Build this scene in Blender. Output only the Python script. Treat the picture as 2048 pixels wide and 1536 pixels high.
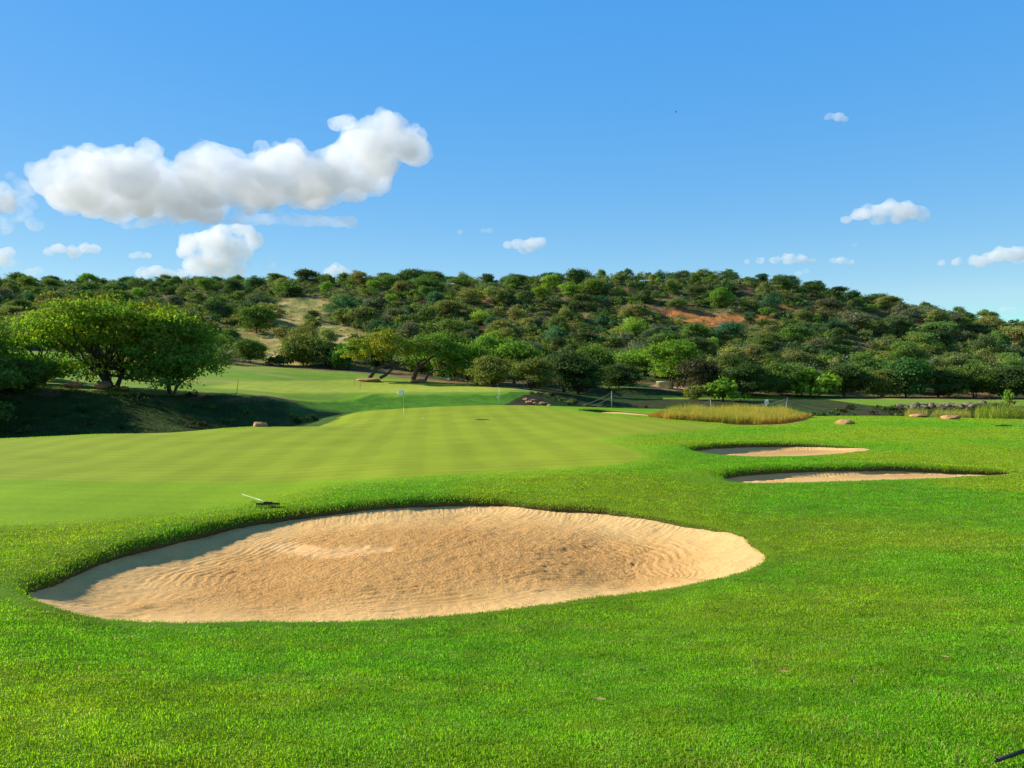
import bpy, math, random
import numpy as np
from mathutils import Vector, Matrix

for o in list(bpy.data.objects):
    bpy.data.objects.remove(o)
C = bpy.context.scene.collection
sc = bpy.context.scene

# ------------------------------------------------------------------ camera, sky, sun, exposure
F = 1577.0            # focal length in pixels of the 2048 px wide frame
HY = 785.0            # row of the horizon
CAMZ = 1.65
cam = bpy.data.cameras.new("camera")
cam.sensor_width = 36.0
cam.lens = 36.0 * F / 2048.0
cam.shift_y = (HY - 768.0) / 2048.0
cam.clip_start = 0.05
cam.clip_end = 40000.0
cam_ob = bpy.data.objects.new("camera", cam)
C.objects.link(cam_ob)
cam_ob.location = (0, 0, CAMZ)
cam_ob.rotation_euler = (math.radians(90), 0, 0)
sc.camera = cam_ob

SUN_EL = math.radians(27.0)
SUN_AZ = math.radians(-72.0)          # from straight ahead (+Y), negative = to the left
sun_dir = Vector((math.sin(SUN_AZ) * math.cos(SUN_EL), math.cos(SUN_AZ) * math.cos(SUN_EL), math.sin(SUN_EL)))
world = bpy.data.worlds.new("World")
sc.world = world
world.use_nodes = True
wt = world.node_tree
bg = wt.nodes["Background"]
sky = wt.nodes.new("ShaderNodeTexSky")
sky.sky_type = 'NISHITA'
sky.sun_disc = False
sky.sun_elevation = SUN_EL
sky.sun_rotation = SUN_AZ
sky.air_density = 1.0
sky.dust_density = 0.1
sky.ozone_density = 1.6
# deeper blue than the raw model: remap saturation and value of the sky's colour
sp = wt.nodes.new("ShaderNodeSeparateColor"); sp.mode = 'HSV'
cb = wt.nodes.new("ShaderNodeCombineColor"); cb.mode = 'HSV'
wt.links.new(sky.outputs[0], sp.inputs[0])
wt.links.new(sp.outputs[0], cb.inputs[0])
ms = wt.nodes.new("ShaderNodeMapRange")
ms.inputs[1].default_value = .36; ms.inputs[2].default_value = .645; ms.inputs[3].default_value = .50; ms.inputs[4].default_value = .90
wt.links.new(sp.outputs[1], ms.inputs[0]); wt.links.new(ms.outputs[0], cb.inputs[1])
pw = wt.nodes.new("ShaderNodeMath"); pw.operation = 'POWER'; pw.inputs[1].default_value = .14
mk = wt.nodes.new("ShaderNodeMath"); mk.operation = 'MULTIPLY'; mk.inputs[1].default_value = 3.45
wt.links.new(sp.outputs[2], pw.inputs[0]); wt.links.new(pw.outputs[0], mk.inputs[0])
zen = wt.nodes.new("ShaderNodeMapRange"); zen.interpolation_type = 'SMOOTHSTEP'      # the unseen sky above the frame is darkened to weaken its fill light
zen.inputs[1].default_value = 1.6; zen.inputs[2].default_value = 3.3; zen.inputs[3].default_value = .12; zen.inputs[4].default_value = 1.0
wt.links.new(sp.outputs[2], zen.inputs[0])
mz = wt.nodes.new("ShaderNodeMath"); mz.operation = 'MULTIPLY'
wt.links.new(mk.outputs[0], mz.inputs[0]); wt.links.new(zen.outputs[0], mz.inputs[1]); wt.links.new(mz.outputs[0], cb.inputs[2])
wt.links.new(cb.outputs[0], bg.inputs[0])
bg.inputs[1].default_value = 0.115

sl = bpy.data.lights.new("sun", 'SUN')
sl.energy = 4.6
sl.angle = math.radians(0.53)
sl.color = (1.0, 0.93, 0.80)
sun_ob = bpy.data.objects.new("sun", sl)
C.objects.link(sun_ob)
sun_ob.rotation_euler = sun_dir.to_track_quat('Z', 'Y').to_euler()
sun_ob.location = (-60, 20, 60)

sc.view_settings.view_transform = 'Standard'
sc.view_settings.look = 'None'
sc.view_settings.gamma = 1.0
sc.view_settings.use_curve_mapping = False
sc.view_settings.exposure = 0.85
sc.render.engine = 'CYCLES'
sc.cycles.max_bounces = 22
sc.cycles.diffuse_bounces = 3
sc.cycles.transmission_bounces = 4
sc.cycles.volume_bounces = 20
sc.cycles.volume_max_steps = 256
sc.cycles.use_denoising = True
sc.cycles.sample_clamp_indirect = 6.0

# ------------------------------------------------------------------ helpers
def tag(o, label=None, cat=None, group=None, kind=None):
    if label: o['label'] = label
    if cat: o['category'] = cat
    if group: o['group'] = group
    if kind: o['kind'] = kind
    return o

def link(name, me, mats=(), parent=None, loc=None, rot=None):
    for m in (mats if isinstance(mats, (list, tuple)) else [mats]):
        me.materials.append(m)
    o = bpy.data.objects.new(name, me)
    C.objects.link(o)
    if parent: o.parent = parent
    if loc is not None: o.location = loc
    if rot is not None: o.rotation_euler = rot
    return o

def empty(name, loc, rz=0.0):
    o = bpy.data.objects.new(name, None)
    C.objects.link(o)
    o.location = loc
    o.rotation_euler = (0, 0, rz)
    o.empty_display_size = 0.2
    return o

def mesh_np(name, V, Fc, smooth=False):
    """V (n,3); Fc (m,k) array of equal-size faces, or a list of such arrays."""
    me = bpy.data.meshes.new(name)
    fl = Fc if isinstance(Fc, list) else [Fc]
    fl = [f for f in fl if len(f)]
    V = np.asarray(V, dtype=np.float32)
    me.vertices.add(len(V))
    me.vertices.foreach_set("co", V.ravel())
    loops = np.concatenate([f.ravel() for f in fl]).astype(np.int32)
    tot = np.concatenate([np.full(len(f), f.shape[1]) for f in fl]).astype(np.int32)
    st = np.concatenate([[0], np.cumsum(tot)[:-1]]).astype(np.int32)
    me.loops.add(len(loops))
    me.loops.foreach_set("vertex_index", loops)
    me.polygons.add(len(tot))
    me.polygons.foreach_set("loop_start", st)
    me.polygons.foreach_set("loop_total", tot)
    if smooth:
        me.polygons.foreach_set("use_smooth", np.ones(len(tot), dtype=bool))
    me.update(calc_edges=True)
    me.validate()
    return me

def attr_f(me, name, vals):
    a = me.attributes.new(name, 'FLOAT', 'POINT')
    a.data.foreach_set("value", np.asarray(vals, dtype=np.float32))

def attr_c(me, name, vals):
    a = me.attributes.new(name, 'FLOAT_COLOR', 'POINT')
    v = np.ones((len(vals), 4), dtype=np.float32)
    v[:, :3] = vals
    a.data.foreach_set("color", v.ravel())

_lat = np.random.RandomState(77).rand(256, 256).astype(np.float64)
def vnoise(x, y, s=0):
    x = np.asarray(x, float) + s * 17.31; y = np.asarray(y, float) + s * 9.73
    xi = np.floor(x).astype(int); yi = np.floor(y).astype(int)
    fx = x - xi; fy = y - yi
    fx = fx * fx * (3 - 2 * fx); fy = fy * fy * (3 - 2 * fy)
    a = _lat[xi & 255, yi & 255]; b = _lat[(xi + 1) & 255, yi & 255]
    c = _lat[xi & 255, (yi + 1) & 255]; d = _lat[(xi + 1) & 255, (yi + 1) & 255]
    return (a * (1 - fx) + b * fx) * (1 - fy) + (c * (1 - fx) + d * fx) * fy
def fbm(x, y, s=0, octv=4):
    t = 0; a = .5
    for k in range(octv):
        t = t + a * vnoise(x * 2 ** k, y * 2 ** k, s + k); a *= .5
    return t / (1 - .5 ** octv)
def sstep(a, b, x):
    t = np.clip((np.asarray(x, float) - a) / (b - a), 0, 1)
    return t * t * (3 - 2 * t)
def mixc(a, b, t):
    t = np.asarray(t)[..., None]
    return a * (1 - t) + np.asarray(b) * t

# ------------------------------------------------------------------ terrain: height profiles per column (distance, row of that ground in the frame)
PROF = {
 -600: [(2.5,1826),(3.6,1530),(5,1400),(7,1272),(10,1170),(14,1068),(20,978),(28,925),(38,885),(45,885),(55,878),(62,835),(68,795),(72,775),(85,755),(110,725),(140,690),(200,630),(260,580),(320,558),(350,556),(400,590),(600,690)],
 0:    [(2.5,1826),(3.6,1530),(5,1400),(7,1272),(10,1170),(14,1068),(20,975),(28,920),(38,878),(45,880),(55,880),(60,853),(66,800),(72,774),(85,758),(110,729),(140,702),(200,640),(260,595),(310,575),(345,580),(400,610),(600,705)],
 250:  [(2.5,1826),(3.6,1530),(5,1400),(7,1302),(9.2,1240),(13,1105),(20,985),(28,925),(40,868),(46,872),(52,880),(60,862),(66,820),(72,788),(76,780),(85,771),(110,745),(150,705),(200,650),(260,600),(300,574),(340,580),(400,620),(600,720)],
 500:  [(2.5,1828),(3.6,1535),(5,1410),(7,1315),(9,1243),(13,1120),(20,990),(24,953),(32,900),(48,853),(54,863),(62,872),(70,850),(76,808),(80,790),(88,783),(100,767),(120,745),(145,733),(165,716),(200,670),(240,620),(300,572),(340,580),(400,620),(600,720)],
 750:  [(2.5,1828),(3.6,1535),(5,1412),(7,1318),(9.2,1238),(17.2,1011),(22,958),(30,905),(45,862),(59,838),(68,819),(74,832),(82,828),(89,806),(95,785),(101,782),(115,776),(125,769),(140,750),(155,738),(175,705),(220,650),(295,568),(340,575),(400,620),(600,720)],
 1000: [(2.5,1828),(3.6,1535),(5,1412),(7,1318),(9.6,1215),(17.3,1004),(22,950),(30,900),(45,855),(60,825),(70,810),(78,818),(86,810),(91,800),(97,783),(103,779),(112,776),(125,773),(135,768),(150,760),(170,735),(220,660),(290,570),(330,578),(400,620),(600,720)],
 1250: [(2.5,1826),(3.6,1530),(5,1405),(7,1305),(10.5,1188),(13,1118),(16,1026),(22,945),(30,890),(45,850),(60,828),(72,816),(78,830),(90,842),(105,829),(113,813),(119,801),(122,797.5),(131,796),(134,783),(137,777),(150,771),(170,742),(220,665),(280,564),(320,573),(400,620),(600,720)],
 1500: [(2.5,1820),(3.6,1525),(5,1390),(7,1280),(9,1200),(11.5,1120),(14,1062),(21,964),(24,935),(28.5,906),(35,882),(45,860),(54,847),(65,831),(72,824),(80,840),(95,842),(110,820),(116,806),(120,802),(134,799),(138,790),(150,780),(165,757),(215,670),(275,566),(320,580),(400,620),(600,720)],
 1750: [(2.5,1812),(3.6,1515),(5,1370),(7,1260),(10,1150),(14,1060),(20,975),(23,940),(27,918),(31.5,896),(38,868),(50,845),(62,831),(72,848),(90,838),(100,822),(108,811),(130,799),(145,793),(160,768),(210,692),(265,610),(310,618),(400,650),(600,720)],
 2048: [(2.5,1800),(3.6,1505),(5,1350),(7,1235),(10,1125),(14,1045),(20,970),(24,946),(32,890),(40,862),(50,844),(60,838),(70,850),(88,838),(98,821),(106,811),(130,801),(145,795),(160,772),(210,712),(255,664),(300,672),(400,690),(600,730)],
 2700: [(2.5,1790),(3.6,1490),(5,1330),(7,1215),(10,1110),(14,1030),(20,960),(24,938),(32,885),(40,858),(50,842),(60,836),(70,850),(88,838),(98,821),(106,811),(130,801),(145,795),(160,780),(210,745),(255,722),(300,728),(400,735),(600,745)],
}
def pchip(x, y, xi):
    x = np.asarray(x, float); y = np.asarray(y, float)
    h = np.diff(x); h = h.reshape((-1,) + (1,) * (y.ndim - 1))
    d = np.diff(y, axis=0) / h
    m = np.zeros_like(y)
    w1 = 2 * h[1:] + h[:-1]; w2 = h[1:] + 2 * h[:-1]
    ok = (d[:-1] * d[1:]) > 0
    with np.errstate(divide='ignore', invalid='ignore'):
        hm = (w1 + w2) / (w1 / d[:-1] + w2 / d[1:])
    m[1:-1] = np.where(ok, hm, 0)
    m[0] = d[0]; m[-1] = d[-1]
    i = np.clip(np.searchsorted(x, xi) - 1, 0, len(x) - 2)
    t = (xi - x[i]) / (x[i + 1] - x[i])
    sh = (-1,) + (1,) * (y.ndim - 1)
    t = t.reshape(sh); hh = (x[i + 1] - x[i]).reshape(sh)
    return ((1 + 2 * t) * (1 - t) ** 2) * y[i] + t * (1 - t) ** 2 * hh * m[i] + t * t * (3 - 2 * t) * y[i + 1] + t * t * (t - 1) * hh * m[i + 1]
NLD, NPX = 900, 331
LD = np.linspace(math.log(2.5), math.log(600), NLD)
PXG = np.linspace(-600, 2700, NPX)
_cols = []
for k in sorted(PROF):
    d = np.array([p[0] for p in PROF[k]]); py = np.array([p[1] for p in PROF[k]], float)
    z = CAMZ + (HY - py) / F * d
    _cols.append(pchip(np.log(d), z, LD))
HT = pchip(np.array(sorted(PROF), float), np.array(_cols), PXG)      # (NPX, NLD)
def gsm(A, s, ax):
    r = int(3 * s); k = np.exp(-.5 * (np.arange(-r, r + 1) / s) ** 2); k /= k.sum()
    P = np.pad(A, [(r, r) if a == ax else (0, 0) for a in range(2)], mode='edge')
    return sum(k[i] * (P[i:i + A.shape[0], :] if ax == 0 else P[:, i:i + A.shape[1]]) for i in range(2 * r + 1))
HT = gsm(gsm(HT, 3.0, 0), 2.2, 1)

def zbase(X, Y):
    X = np.asarray(X, float); Y = np.asarray(Y, float)
    D = np.maximum(Y, 2.5)
    px = 1024 + X / D * F
    a = np.clip((px + 600) / 3300 * (NPX - 1), 0, NPX - 1.001)
    b = np.clip((np.log(D) - LD[0]) / (LD[-1] - LD[0]) * (NLD - 1), 0, NLD - 1.001)
    i = a.astype(int); j = b.astype(int); fa = a - i; fb = b - j
    z = (HT[i, j] * (1 - fa) + HT[i + 1, j] * fa) * (1 - fb) + (HT[i, j + 1] * (1 - fa) + HT[i + 1, j + 1] * fa) * fb
    far = sstep(146, 175, D)
    z = z + far * ((fbm(X / 17, Y / 17, 3) - .5) * 3.0 + (fbm(X / 4.5, Y / 4.5, 5) - .5) * .9)
    rav = sstep(60, 80, D) * (1 - far)
    z = z + rav * (fbm(X / 3, Y / 3, 8) - .5) * .16
    z = z + (1 - far) * ((fbm(X / 1.9, Y / 1.9, 11, 2) - .5) * .035)
    return z

_DS = np.exp(np.linspace(math.log(3.0), math.log(420), 6000))
def hit(px, py, dmin=3.0, dmax=420):
    """ground point seen at a pixel of the 2048x1536 frame"""
    u = (px - 1024) / F; v = (HY - py) / F
    zt = zbase(u * _DS, _DS); zr = CAMZ + v * _DS
    ok = (zt >= zr) & (_DS >= dmin) & (_DS <= dmax)
    k = int(np.argmax(ok)) if ok.any() else int(np.argmin(np.where((_DS >= dmin) & (_DS <= dmax), np.abs(zt - zr), 1e9)))
    D = _DS[k]
    return np.array([u * D, D, zt[k]])
def at(px, D):
    X = (px - 1024) / F * D
    return Vector((X, D, float(zbase(X, D))))
def mm(px_size, D):
    return px_size * D / F

# ------------------------------------------------------------------ bunker outlines (traced, laid on the terrain)
def smooth_poly(pts, step, wob=0.0, seed=0):
    P = np.array(pts, float)
    n = len(P); out = []
    for i in range(n):
        p0, p1, p2, p3 = P[i - 1], P[i], P[(i + 1) % n], P[(i + 2) % n]
        for t in np.linspace(0, 1, 30, endpoint=False):
            out.append(.5 * ((2 * p1) + (-p0 + p2) * t + (2 * p0 - 5 * p1 + 4 * p2 - p3) * t * t + (-p0 + 3 * p1 - 3 * p2 + p3) * t ** 3))
    Q = np.array(out); Q = np.vstack([Q, Q[:1]])
    L = np.concatenate([[0], np.cumsum(np.linalg.norm(np.diff(Q, axis=0), axis=1))])
    m = int(L[-1] / step)
    s = np.linspace(0, L[-1], m, endpoint=False)
    R = np.stack([np.interp(s, L, Q[:, k]) for k in range(2)], 1)
    if wob:
        T = np.roll(R, -1, 0) - np.roll(R, 1, 0); T /= np.linalg.norm(T, axis=1)[:, None] + 1e-9
        N = np.stack([T[:, 1], -T[:, 0]], 1)
        w = (fbm(s / .22, s * 0 + seed, seed) - .5) * 2 * wob + (fbm(s / .9, s * 0 + seed, seed + 4) - .5) * 2 * wob
        R = R + N * w[:, None]
    return R
def sdf_poly(R, X, Y):
    """signed distance (negative inside), arc length of nearest point; coarse far away"""
    X = np.asarray(X, float).ravel(); Y = np.asarray(Y, float).ravel()
    A = R; B = np.roll(R, -1, 0)
    seg = np.linalg.norm(B - A, axis=1); S0 = np.concatenate([[0], np.cumsum(seg)[:-1]])
    best = np.full(len(X), 1e9); arc = np.zeros(len(X)); ins = np.zeros(len(X), bool)
    for i in range(len(A)):
        ax, ay = A[i]; dx, dy = B[i] - A[i]; l2 = dx * dx + dy * dy + 1e-12
        t = np.clip(((X - ax) * dx + (Y - ay) * dy) / l2, 0, 1)
        d = (X - ax - t * dx) ** 2 + (Y - ay - t * dy) ** 2
        m = d < best
        best[m] = d[m]; arc[m] = S0[i] + t[m] * seg[i]
        by = ay + dy
        c = (ay > Y) != (by > Y)
        if c.any():
            xi = ax + (Y - ay) * dx / (dy if abs(dy) > 1e-12 else 1e-12)
            ins ^= c & (X < xi)
    return np.where(ins, -1, 1) * np.sqrt(best), arc

OUT1 = [(50,1183),(100,1160),(170,1128),(250,1100),(350,1076),(450,1052),(550,1033),(680,1016),(800,1006),(900,1002),(1000,1003),(1100,1013),(1200,1020),(1300,1035),(1400,1053),(1468,1067),(1505,1090),(1528,1116),(1512,1134),(1460,1152),(1374,1170),(1250,1187),(1100,1207),(950,1225),(800,1237),(600,1244),(400,1244),(250,1241),(150,1225),(85,1205)]
OUT2 = [(1446,956),(1470,947),(1520,942),(1600,938),(1700,936),(1800,935),(1900,941),(1960,944),(2018,946),(2010,950),(1900,955),(1800,959),(1700,962),(1600,965),(1500,966),(1462,963)]
OUT3 = [(1378,899),(1410,894),(1450,891),(1520,889),(1600,889),(1680,893),(1742,898),(1720,903),(1660,909),(1600,912),(1500,913),(1430,909),(1395,904)]
OUT4 = [(1166,821.5),(1200,820.5),(1240,823),(1290,828),(1345,834),(1290,831),(1230,827.5),(1190,824.5)]
OUT5 = [(1440,843),(1470,839),(1540,840),(1610,838),(1602,843),(1560,849),(1500,850),(1455,848)]
class Bunker: pass
BUNK = []
for nm, o, step, wob, lipB, lipF, Hb, Hf, W, pad in (
        ("main", OUT1, .06, .035, .12, .02, .14, .12, 1.1, .10),
        ("two", OUT2, .10, .05, .10, .02, .28, .04, 1.1, .22),
        ("three", OUT3, .12, .06, .10, .02, .26, .04, 1.1, .3),
        ("four", OUT4, .2, .03, .15, .02, .08, .05, 1.0, .6),
        ("five", OUT5, .2, .03, .10, .02, .10, .05, 1.0, .6)):
    b = Bunker(); b.name = nm
    W3 = [hit(px, py, 5 if nm == "main" else 15, 66) for px, py in o]
    b.R = smooth_poly([(w[0], w[1]) for w in W3], step, wob, len(BUNK) + 1)
    c = b.R.mean(0); b.c = c
    b.lipB, b.lipF, b.Hb, b.Hf, b.W, b.pad = lipB, lipF, Hb, Hf, W, pad
    b.lo = b.R.min(0) - 2.0; b.hi = b.R.max(0) + 2.0
    # orientation -> outward normals
    A = .5 * np.sum(b.R[:, 0] * np.roll(b.R[:, 1], -1) - np.roll(b.R[:, 0], -1) * b.R[:, 1])
    T = np.roll(b.R, -1, 0) - np.roll(b.R, 1, 0); T /= np.linalg.norm(T, axis=1)[:, None]
    N = np.stack([T[:, 1], -T[:, 0]], 1)
    if A < 0: N = -N
    k = 9
    Np = np.vstack([N[-k:], N, N[:k]])
    N = sum(Np[i:i + len(N)] for i in range(2 * k + 1)); N /= np.linalg.norm(N, axis=1)[:, None]
    b.N = N
    # how much "back/left" (high face) each rim point is
    bk = np.clip(N[:, 1] * .75 - N[:, 0] * .55 + .25, 0, 1)
    b.bk = bk
    b.arc = np.concatenate([[0], np.cumsum(np.linalg.norm(np.diff(b.R, axis=0), axis=1))])
    BUNK.append(b)
def inbox(b, X, Y, m=0):
    return (X > b.lo[0] - m) & (X < b.hi[0] + m) & (Y > b.lo[1] - m) & (Y < b.hi[1] + m)
def sand_depth(b, sdf, arc):
    bk = np.interp(arc, b.arc, b.bk)
    lip = b.lipF + (b.lipB - b.lipF) * bk
    Hh = b.Hf + (b.Hb - b.Hf) * bk
    t = np.clip(-sdf / b.W, 0, 1)
    prof = 1 - (1 - t) ** 2.0
    return lip + Hh * prof
RIM = {"main": .30, "two": .26, "three": .28, "four": .2, "five": 0}
def lip_roll(b, d, arc):
    dd = np.maximum(d, 0)
    return RIM[b.name] * np.interp(arc, b.arc, b.bk) * (np.exp(-dd / .26) - np.exp(-dd / .9)) * (1 - sstep(1.1, 1.9, dd))
def bunker_sdf_all(X, Y):
    s = np.full(np.shape(X), 9.0); roll = np.zeros(np.shape(X))
    for b in BUNK:
        m = inbox(b, X, Y)
        if m.any():
            d, arc = sdf_poly(b.R[::2], X[m], Y[m])
            s[m] = np.minimum(s[m], d); roll[m] += lip_roll(b, d, arc)
    return s, roll

# ------------------------------------------------------------------ materials
def nmat(name):
    m = bpy.data.materials.new(name); m.use_nodes = True
    m.node_tree.nodes.clear()
    nt = m.node_tree
    out = nt.nodes.new("ShaderNodeOutputMaterial")
    return m, nt, out
def node(nt, t, **kw):
    n = nt.nodes.new(t)
    for k, v in kw.items():
        if k in n.inputs: n.inputs[k].default_value = v
        else: setattr(n, k, v)
    return n
def mth(nt, op, a, b=None, clamp=False):
    n = nt.nodes.new("ShaderNodeMath"); n.operation = op; n.use_clamp = clamp
    for i, x in enumerate((a, b)):
        if x is None: continue
        if isinstance(x, (int, float)): n.inputs[i].default_value = x
        else: nt.links.new(x, n.inputs[i])
    return n.outputs[0]
def noise(nt, vec, scale, detail=4, rough=.55, dist=0.0):
    n = nt.nodes.new("ShaderNodeTexNoise")
    n.inputs["Scale"].default_value = scale; n.inputs["Detail"].default_value = detail
    n.inputs["Roughness"].default_value = rough; n.inputs["Distortion"].default_value = dist
    nt.links.new(vec, n.inputs["Vector"])
    return n.outputs["Fac"]
def mapr(nt, x, a, b, c, d):
    n = nt.nodes.new("ShaderNodeMapRange")
    n.inputs[1].default_value = a; n.inputs[2].default_value = b; n.inputs[3].default_value = c; n.inputs[4].default_value = d
    nt.links.new(x, n.inputs[0]); return n.outputs[0]
def mulc(nt, col, fac):
    n = nt.nodes.new("ShaderNodeVectorMath"); n.operation = 'SCALE'
    nt.links.new(col, n.inputs[0]); nt.links.new(fac, n.inputs["Scale"]); return n.outputs[0]
def mixn(nt, a, b, f):
    n = nt.nodes.new("ShaderNodeMix"); n.data_type = 'RGBA'
    for i, x in ((6, a), (7, b), (0, f)):
        if isinstance(x, tuple): n.inputs[i].default_value = (*x, 1)
        elif isinstance(x, float): n.inputs[i].default_value = x
        else: nt.links.new(x, n.inputs[i])
    return n.outputs[2]

def simple(name, col, rough=.7, spec=.3, var=.15, scale=20, metallic=0.0):
    m, nt, out = nmat(name)
    p = node(nt, "ShaderNodeBsdfPrincipled", Roughness=rough, Metallic=metallic)
    p.inputs["Specular IOR Level"].default_value = spec
    tc = nt.nodes.new("ShaderNodeTexCoord")
    nz = noise(nt, tc.outputs["Object"], scale, 5)
    f = mapr(nt, nz, .25, .75, 1 - var, 1 + var)
    rgb = nt.nodes.new("ShaderNodeRGB"); rgb.outputs[0].default_value = (*col, 1)
    nt.links.new(mulc(nt, rgb.outputs[0], f), p.inputs["Base Color"])
    nt.links.new(p.outputs[0], out.inputs[0])
    return m

ROUGH = (.122, .305, .007)
FRINGE = (.200, .325, .010)
GREEN = (.240, .300, .018)

def ground_material():
    m, nt, out = nmat("turf_and_soil")
    geo = nt.nodes.new("ShaderNodeNewGeometry"); P = geo.outputs["Position"]
    col = node(nt, "ShaderNodeAttribute", attribute_name="col").outputs["Color"]
    mow = node(nt, "ShaderNodeAttribute", attribute_name="mow").outputs["Fac"]
    wild = node(nt, "ShaderNodeAttribute", attribute_name="wild").outputs["Fac"]
    sep = nt.nodes.new("ShaderNodeSeparateXYZ"); nt.links.new(P, sep.inputs[0])
    X, Y = sep.outputs[0], sep.outputs[1]
    # mown stripes: along the view and across it
    def stripes(ca, sa, per):
        t = mth(nt, 'ADD', mth(nt, 'MULTIPLY', X, ca), mth(nt, 'MULTIPLY', Y, sa))
        wob = mth(nt, 'MULTIPLY', noise(nt, P, .35, 2), .5)
        t = mth(nt, 'ADD', t, wob)
        s = mth(nt, 'SINE', mth(nt, 'MULTIPLY', t, 2 * math.pi / per))
        return mapr(nt, s, -.5, .5, -1, 1)
    s1 = stripes(.99, .10, 1.75)
    s2 = stripes(-.12, .99, .9)
    n1 = noise(nt, P, .5, 3)
    s1 = mth(nt, 'MULTIPLY', s1, mapr(nt, n1, .35, .6, .03, .055))
    s2 = mth(nt, 'MULTIPLY', s2, mapr(nt, n1, .35, .65, .055, .015))
    st = mth(nt, 'MULTIPLY', mth(nt, 'ADD', s1, s2), mow)
    # grass texture: patches, clumps, fine
    big = mapr(nt, noise(nt, P, .35, 4), .3, .7, -.10, .10)
    fine = mapr(nt, noise(nt, P, 9, 8, .75), .3, .7, -.28, .28)
    fa = mth(nt, 'MULTIPLY', fine, mth(nt, 'SUBTRACT', 1.0, mth(nt, 'MULTIPLY', mow, .8)))
    v = mth(nt, 'ADD', mth(nt, 'ADD', mth(nt, 'ADD', big, fa), st), 1.0)
    wn = mapr(nt, noise(nt, P, .8, 9, .72), .3, .7, -.45, .45)
    v = mth(nt, 'ADD', v, mth(nt, 'MULTIPLY', wn, wild))
    c = mulc(nt, col, v)
    yl = mapr(nt, noise(nt, P, 1.6, 6, .7), .60, .78, 0, .30)
    yl = mth(nt, 'MULTIPLY', yl, mth(nt, 'SUBTRACT', 1.0, mow))
    c = mixn(nt, c, (.32, .34, .03), yl)
    p = node(nt, "ShaderNodeBsdfPrincipled", Roughness=.9)
    p.inputs["Specular IOR Level"].default_value = .05
    nt.links.new(c, p.inputs["Base Color"])
    b1 = node(nt, "ShaderNodeBump", Strength=.55, Distance=.03)
    hh = mth(nt, 'MULTIPLY', noise(nt, P, 26, 6, .8), mth(nt, 'SUBTRACT', 1.0, mth(nt, 'MULTIPLY', mow, .85)))
    nt.links.new(hh, b1.inputs["Height"])
    b2 = node(nt, "ShaderNodeBump", Strength=.5, Distance=.5)
    nt.links.new(mth(nt, 'MULTIPLY', noise(nt, P, 1.1, 8, .7), wild), b2.inputs["Height"])
    nt.links.new(b1.outputs[0], b2.inputs["Normal"])
    nt.links.new(b2.outputs[0], p.inputs["Normal"])
    nt.links.new(p.outputs[0], out.inputs[0])
    return m
M_GROUND = ground_material()

def sand_material(fine=True):
    m, nt, out = nmat("raked_bunker_sand")
    geo = nt.nodes.new("ShaderNodeNewGeometry"); P = geo.outputs["Position"]
    sd = node(nt, "ShaderNodeAttribute", attribute_name="edge").outputs["Fac"]
    arc = node(nt, "ShaderNodeAttribute", attribute_name="arc").outputs["Fac"]
    track = node(nt, "ShaderNodeAttribute", attribute_name="track").outputs["Fac"]
    nb = noise(nt, P, .55, 3)
    nm_ = noise(nt, P, 3.0, 5, .7)
    # rings of rake marks that follow the rim
    t = mth(nt, 'ADD', sd, mth(nt, 'MULTIPLY', nb, .9))
    t = mth(nt, 'ADD', t, mth(nt, 'MULTIPLY', nm_, .035))
    ring = mth(nt, 'SINE', mth(nt, 'MULTIPLY', t, 2 * math.pi / .105))
    ringm = mapr(nt, noise(nt, P, .55, 3), .45, .62, .0, 1.0)
    ring = mth(nt, 'MULTIPLY', ring, ringm)
    # streaks down the back face
    a2 = mth(nt, 'ADD', arc, mth(nt, 'MULTIPLY', noise(nt, P, 2.2, 4), .35))
    rad = mth(nt, 'SINE', mth(nt, 'MULTIPLY', a2, 2 * math.pi / .13))
    face = mapr(nt, sd, .15, 1.15, 1, 0)
    hgt = mth(nt, 'ADD', mth(nt, 'MULTIPLY', ring, mth(nt, 'SUBTRACT', 1.0, face)), mth(nt, 'MULTIPLY', mth(nt, 'MULTIPLY', rad, face), .6))
    lump = noise(nt, P, 24, 5, .75)
    vor = node(nt, "ShaderNodeTexVoronoi", Scale=22.0); nt.links.new(P, vor.inputs["Vector"])
    grain = noise(nt, P, 75, 3, .8)
    centre = mapr(nt, mth(nt, 'ADD', sd, mth(nt, 'MULTIPLY', nb, 1.2)), 1.5, 2.7, .1, 1.0)
    calm = mth(nt, 'SUBTRACT', 1.0, track)
    h = mth(nt, 'ADD', mth(nt, 'MULTIPLY', hgt, mth(nt, 'MULTIPLY', calm, .24)),
            mth(nt, 'MULTIPLY', mth(nt, 'MULTIPLY', mth(nt, 'ADD', mth(nt, 'MULTIPLY', lump, 2.6), vor.outputs["Distance"]), centre), mth(nt, 'MULTIPLY', calm, .9)))
    h = mth(nt, 'ADD', h, mth(nt, 'MULTIPLY', grain, .35))
    bmp = node(nt, "ShaderNodeBump", Strength=.9, Distance=.03)
    nt.links.new(h, bmp.inputs["Height"])
    c = mixn(nt, (.59, .335, .11), (.73, .465, .185), mapr(nt, mth(nt, 'ADD', mth(nt, 'MULTIPLY', face, .35), noise(nt, P, .7, 5, .6)), .35, .85, 0, 1))
    c = mixn(nt, c, (.68, .34, .10), mth(nt, 'MULTIPLY', centre, .55))
    c = mixn(nt, c, (.74, .50, .25), mth(nt, 'MULTIPLY', track, .35))
    dk = mapr(nt, lump, .3, .5, .78, 1.03)
    c = mulc(nt, c, dk)
    p = node(nt, "ShaderNodeBsdfPrincipled", Roughness=.95)
    p.inputs["Specular IOR Level"].default_value = .1
    nt.links.new(c, p.inputs["Base Color"]); nt.links.new(bmp.outputs[0], p.inputs["Normal"])
    nt.links.new(p.outputs[0], out.inputs[0])
    return m
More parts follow.
